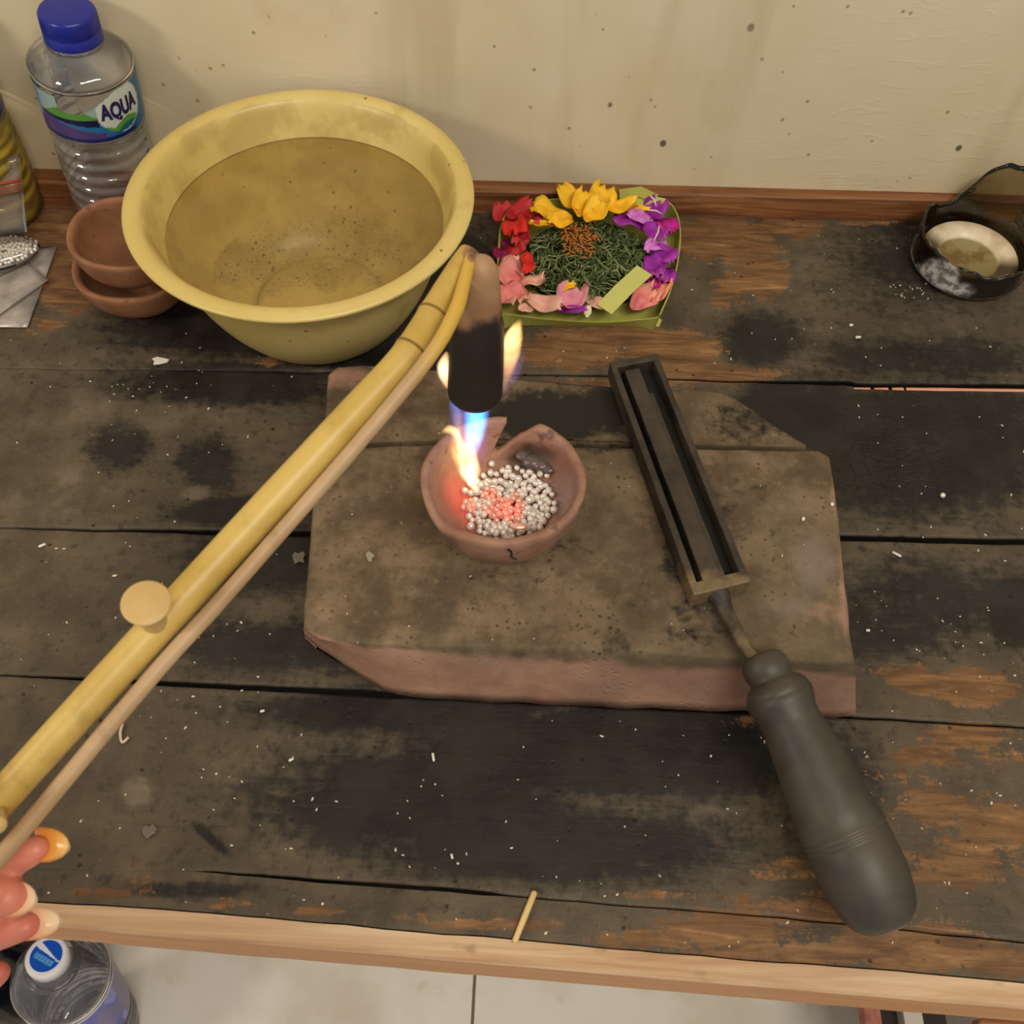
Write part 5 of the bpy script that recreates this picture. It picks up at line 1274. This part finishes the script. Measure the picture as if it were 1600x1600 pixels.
# thumb closing over the tube from the other side
p = smoothpath([HP(-420, 1360, .105), HP(-330, 1250, .128), HP(-220, 1235, .146), HP(-140, 1262, .150), HP(-110, 1272, .149)], 6)
parts.append(tube(np.concatenate([p, [p[-1]+(p[-1]-p[-2])*1.2]]), np.interp(np.linspace(0, 1, len(p)+1), [0, .3, .6, .9, 1], np.array([52, 42, 38, 36, 14])*kh), 16))
# palm as overlapping flattened columns, wrist and forearm
wr_ = HP(-560, 1560, .080)
for k_, (a, b, c) in enumerate([(-300, 1330, .100), (-310, 1400, .092), (-300, 1470, .084), (-270, 1535, .074)]):
    parts.append(tube([HP(a+14, b, c), (HP(a, b, c)*.55+wr_*.45), wr_], np.array([40, 58, 62])*kh, 16))
parts.append(tube([HP(-420, 1360, .105), wr_], np.array([56, 66])*kh, 16))
fa_ = wr_+(wr_-HP(-300, 1400, .09))/np.linalg.norm(wr_-HP(-300, 1400, .09))*.18
parts.append(tube([wr_*1.0, wr_*.6+fa_*.4, fa_], [.021, .027, .034], 20))
v, f = join(parts); o = obj('hand', v, f, SKIN, person)
rm = o.modifiers.new('fuse', 'REMESH'); rm.mode = 'VOXEL'; rm.voxel_size = .0011; rm.use_smooth_shade = True
sm = o.modifiers.new('soften', 'SMOOTH'); sm.factor = .5; sm.iterations = 4
NAIL = NT('yellow_nail'); _t = NAIL.attr('tip'); NAIL.set(Base_Color=NAIL.ramp(_t, [(0, S(226, 150, 110)), (.3, S(226, 152, 60)), (.75, S(236, 178, 96)), (1, S(244, 210, 150))]), Roughness=.22); NAIL.b.inputs['Subsurface Weight'].default_value = .2; NAIL.b.inputs['Subsurface Radius'].default_value = (.003, .002, .001); NAIL = NAIL.m
NAIL2 = NT('pale_nail'); _t = NAIL2.attr('tip'); NAIL2.set(Base_Color=NAIL2.ramp(_t, [(0, S(226, 170, 140)), (.4, S(232, 190, 150)), (1, S(246, 222, 186))]), Roughness=.25); NAIL2 = NAIL2.m
def nail(p0, p1, wpx, mat, thick=.0003, drop=0.0):
    p0, p1 = np.asarray(p0), np.asarray(p1); d = p1-p0; L = np.linalg.norm(d); d /= L
    view = CC-p0; view /= np.linalg.norm(view); s = np.cross(d, view); s /= np.linalg.norm(s); up_ = np.cross(s, d); W = wpx*kh/2
    n, m = 12, 9; V = []; tp = []
    for side in (0, 1):
        for i in range(n):
            t_ = i/(n-1); w = W*(1.0 if t_ < .45 else math.sqrt(max(0.0, 1-((t_-.45)/.56)**2)))
            w = max(w, .0002)
            for j in range(m):
                q = j/(m-1)*2-1; V.append(p0+d*L*t_+s*w*q-up_*(-.35*w*q*q)-up_*thick*side-up_*.0008*t_*t_); tp.append(t_)
    F = []; N = n*m
    for i in range(n-1):
        for j in range(m-1):
            a = i*m+j; F.append((a, a+1, a+m+1, a+m)); F.append((N+a, N+a+m, N+a+m+1, N+a+1))
    rim = [j for j in range(m)]+[i*m+m-1 for i in range(1, n)]+[(n-1)*m+j for j in range(m-2, -1, -1)]+[i*m for i in range(n-2, 0, -1)]
    for a, b in zip(rim, rim[1:]+rim[:1]): F.append((a, b, N+b, N+a))
    o = obj('nail', V, F, mat, person); fattr(o, 'tip', tp); return o
nail(HP(52, 1318, .1085), HP(106, 1325, .112), 50, NAIL)
nail(HP(6, 1404, .102), HP(55, 1408, .105), 52, NAIL2)
nail(HP(38, 1446, .090), HP(93, 1440, .094), 46, NAIL2)

# ================================================================== SMALL THINGS ON THE BENCH
WOODM = simple('pale_splinter_wood', S(222, 190, 130), .6, .12)
a, b = P(836, 1392, .0016), P(803, 1474, .0012)
v, f = tube([a, a*.97+b*.03, a*.5+b*.5, b*.95+a*.05, b], np.array([2, 5, 5.2, 4.6, 1.5])*mpp(a), 8); obj('splinter', v, f, WOODM, None, label='thin pale wooden splinter lying over the front edge of the bench', cat='splinter', origin=a)
WCH = simple('white_chip', S(226, 222, 212), .5, .06)
v, f = tube(smoothpath([P(192, 1131, .0012), P(188, 1145, .0014), P(191, 1160, .0014), P(201, 1152, .0012)], 4), 3.2*kf*.8, 6); obj('curled_shaving', v, f, simple('pale_shaving', S(206, 192, 160), .4), None, label='curled pale shaving lying right of the thin cane', cat='shaving')
def chip(pts, z, mat, name, label, cat, th=.0012):
    q = np.array([P(a, b, z) for a, b in pts]); k = len(q); v = np.concatenate([q, q+[0, 0, th]])
    o = obj(name, v, [list(range(k))[::-1], list(range(k, 2*k))]+[(i, (i+1) % k, k+(i+1) % k, k+i) for i in range(k)], mat, None, smooth=False, label=label, cat=cat, origin=q.mean(0)); bevel(o, .0003); return o
chip([(238, 562), (246, 559), (256, 561), (265, 563), (262, 567), (250, 570), (240, 571), (242, 566)], .0006, WCH, 'paper_scrap', 'torn white scrap on the plank in front of the basin', 'scrap')
GREYF = clear_plastic('flake', (.75, .73, .7), 1.6, .1, .14, (.32, .30, .27))
chip([(457, 870), (461, 864), (466, 866), (473, 862), (478, 867), (475, 874), (477, 881), (468, 879), (461, 883)], .0006, GREYF, 'glassy_flake', 'thin glassy flake beside the left edge of the brick', 'flake')
chip([(222, 1297), (227, 1290), (234, 1292), (240, 1288), (246, 1295), (243, 1303), (236, 1306), (231, 1311), (225, 1306)], .0008, simple('grey_flake', S(104, 96, 88), .3), 'glassy_flake', 'grey flake on the front plank near the hand', 'flake', .0012)
chip([(571, 867), (575, 862), (581, 864), (586, 869), (582, 873), (581, 879), (575, 877)], T1+.0004, simple('pale_flake', S(150, 140, 122), .3), 'glassy_flake', 'pale flake lying on the left part of the brick', 'flake', .0008)
add_bead(*P(1473, 774, .0016), .0016, BE[0], 'silver_granule', 'single stray silver granule on the dark plank right of the brick', 'granule', None)
for (a, b, l) in ((1300, 788, 'shiny bead of silver on the upper right of the brick, nearer its edge'), (1255, 811, 'stray silver bead on the brick beside the grey flux stain')):
    add_bead(*P(a, b, T1+.0011), .0011, BE[0], 'silver_granule', l, 'granule', None)
for (x_, y_, l_, rot_, lab) in ((1341, 527, 9, .1, 'short white shaving on the back plank near the dark burn'), (1401, 866, 15, -.45, 'white sliver on the plank right of the brick, below the gap'), (66, 852, 11, .5, 'white sliver at the left end of the middle plank'), (677, 1183, 12, -1.3, 'white sliver on the front plank below the brick'), (455, 1187, 8, .5, 'small white sliver on the front plank, left of centre'), (1330, 508, 6, .1, 'tiny white sliver on the back plank above the white shaving'), (1356, 985, 7, 0, 'white crumb right of the lower brick edge'), (706, 1338, 7, -1.2, 'white sliver near the front crack'), (410, 1111, 7, .3, 'white crumb under the front plank seam, left'), (504, 1412, 4, 0, 'white crumb by the front crack, left')):
    c = P(x_, y_, .0011); k = mpp(c); d_ = np.array([math.cos(rot_), math.sin(rot_)*1.2, 0])*l_*k/2
    v, f = tube([c-d_, c-d_*.8, c+d_*.8, c+d_], np.array([1.2, 2.4, 2.2, 1])*k, 6); obj('shaving', v, f, WCH, None, label=lab, cat='shaving', origin=c)
# fine filings and crumbs: nobody could count them
parts = []
def crumb(px, py, z, s):
    c = P(px, py, z); v, f = lathe([(0.001, -1), (.9, -.3), (.8, .5), (0.001, 1)], 5); A = random.uniform(0, 6.3)
    R2 = np.array([[math.cos(A), -math.sin(A), 0], [math.sin(A), math.cos(A), 0], [0, 0, 1]])
    parts.append(((v*np.array([s*random.uniform(.8, 2.2), s, s*.7]))@R2.T+c+[0, 0, s*.5], f))
for k in range(460):
    px, py = random.uniform(0, 1600), random.uniform(360, 1480)
    if 470 < px < 1340 and 570 < py < 1120: 
        if random.random() < .55: continue
        if 650 < px < 930 and 640 < py < 890: continue
        if py < 700 or py > 1005 or px < 500 or px > 1300: continue
        crumb(px, py, T1, random.uniform(.0002, .0005)); continue
    if (px-470)**2/280**2+(py-330)**2/215**2 < 1 or (760 < px < 1070 and py < 515) or (px < 280 and py < 520) or py > 1395+px*.085: continue
    crumb(px, py, 0.0, random.uniform(.00022, .00055)*(1.15 if random.random() > .1 else 1.6))
for (cx, cy, s, k) in ((1430, 455, 30, 24), (1370, 955, 60, 14), (1500, 1010, 60, 12), (230, 600, 60, 20), (1280, 1150, 60, 12)):
    for _ in range(k): crumb(random.gauss(cx, s), random.gauss(cy, s*.4), 0, random.uniform(.00025, .0006))
v, f = join(parts); obj('filings', v, f, simple('pale_filings', S(206, 196, 172), .35, .2), None, label='scattered pale filings and crumbs all over the bench top', cat='filings', kind='stuff', smooth=False)

# ================================================================== UNDER THE BENCH
blk = simple('black_bag_plastic', S(20, 18, 18), .25, .3, 60, .8, 60)
bb = P(-60, 1500, FLOOR_Z+.10)
bag = thing('black_bag', (bb[0], bb[1], FLOOR_Z+.0006), 'crumpled black bag on the floor behind the white capped bottle', 'bag')
v, f = lathe([(0.0005, 0), (.9, .0), (1, .2), (.9, .6), (.6, .9), (0.0005, 1)], 40, True, True, hmod=lambda a, j, r, z: (r*(1+.2*mnoise.noise(Vector((math.cos(a)*2, math.sin(a)*2, z*2)))), z*(1+.1*math.sin(a*5))))
obj('bag_body', v*np.array([.062, .05, .13]), f, blk, bag, local=True)
pinkp = raw_wood('red_post', S(150, 84, 66), S(176, 108, 86), S(196, 134, 110), (120, 120, 8)); whitep = simple('white_post', S(206, 198, 186), .5); darkp = simple('dark_panel', S(44, 34, 30), .7); seatw = raw_wood('stool_wood', S(132, 78, 44), S(164, 104, 64), S(186, 130, 86), (8, 120, 120))
zs_ = FLOOR_Z+.12
def slat(px0, px1, z1, th):
    """a slat running away from the viewer, its top at z1"""
    a, b = P(px0, 1592, z1), P(px1, 1592, z1); return box(a[0], b[0], a[1]-.22, a[1]+.06, z1-th, z1)
cy_ = P(1390, 1592, zs_)
cab = thing('slatted_rack', (cy_[0], cy_[1]-.08, FLOOR_Z), 'low rack with red and white slats over a dark board under the bench', 'rack')
v, f = slat(1352, 1377, zs_, .014); obj('slat', v, f, pinkp, cab, smooth=False, label='reddish wooden slat')
v, f = slat(1413, 1442, zs_, .014); obj('slat', v, f, whitep, cab, smooth=False, label='white painted slat')
v, f = slat(1354, 1478, zs_-.0142, .01); obj('base_board', v, f, darkp, cab, smooth=False, label='dark board under the slats')
for x in (P(1366, 1592, zs_)[0], P(1466, 1592, zs_)[0]):
    for y in (cy_[1]-.2, cy_[1]+.04):
        v, f = box(x-.006, x+.006, y-.006, y+.006, FLOOR_Z+.0006, zs_-.0243); obj('leg', v, f, darkp, cab, smooth=False)
st0 = P(1530, 1590, FLOOR_Z+.14); st1 = P(1720, 1610, FLOOR_Z+.14)
stool = thing('stool', ((st0[0]+st1[0])/2, st0[1]-.07, FLOOR_Z), 'brown wooden stool corner under the bench at the lower right', 'stool')
v, f = box(st0[0], st1[0], st0[1]-.16, st0[1], FLOOR_Z+.122, FLOOR_Z+.14); o = obj('seat', v, f, seatw, stool, smooth=False); bevel(o, .003)
for x in (st0[0]+.012, st1[0]-.012):
    for y in (st0[1]-.148, st0[1]-.012):
        v, f = box(x-.009, x+.009, y-.009, y+.009, FLOOR_Z+.0006, FLOOR_Z+.122); obj('leg', v, f, seatw, stool, smooth=False)
print('T1', T1, 'BAT_H', BAT_H, 'beads', len(vis), len(globals().get('vis_bag', [])), 'bottle axis', (at_-ab)/AH, 'basinR', bas_R, 'crR', cr_R, 'zz_top', zz_top)
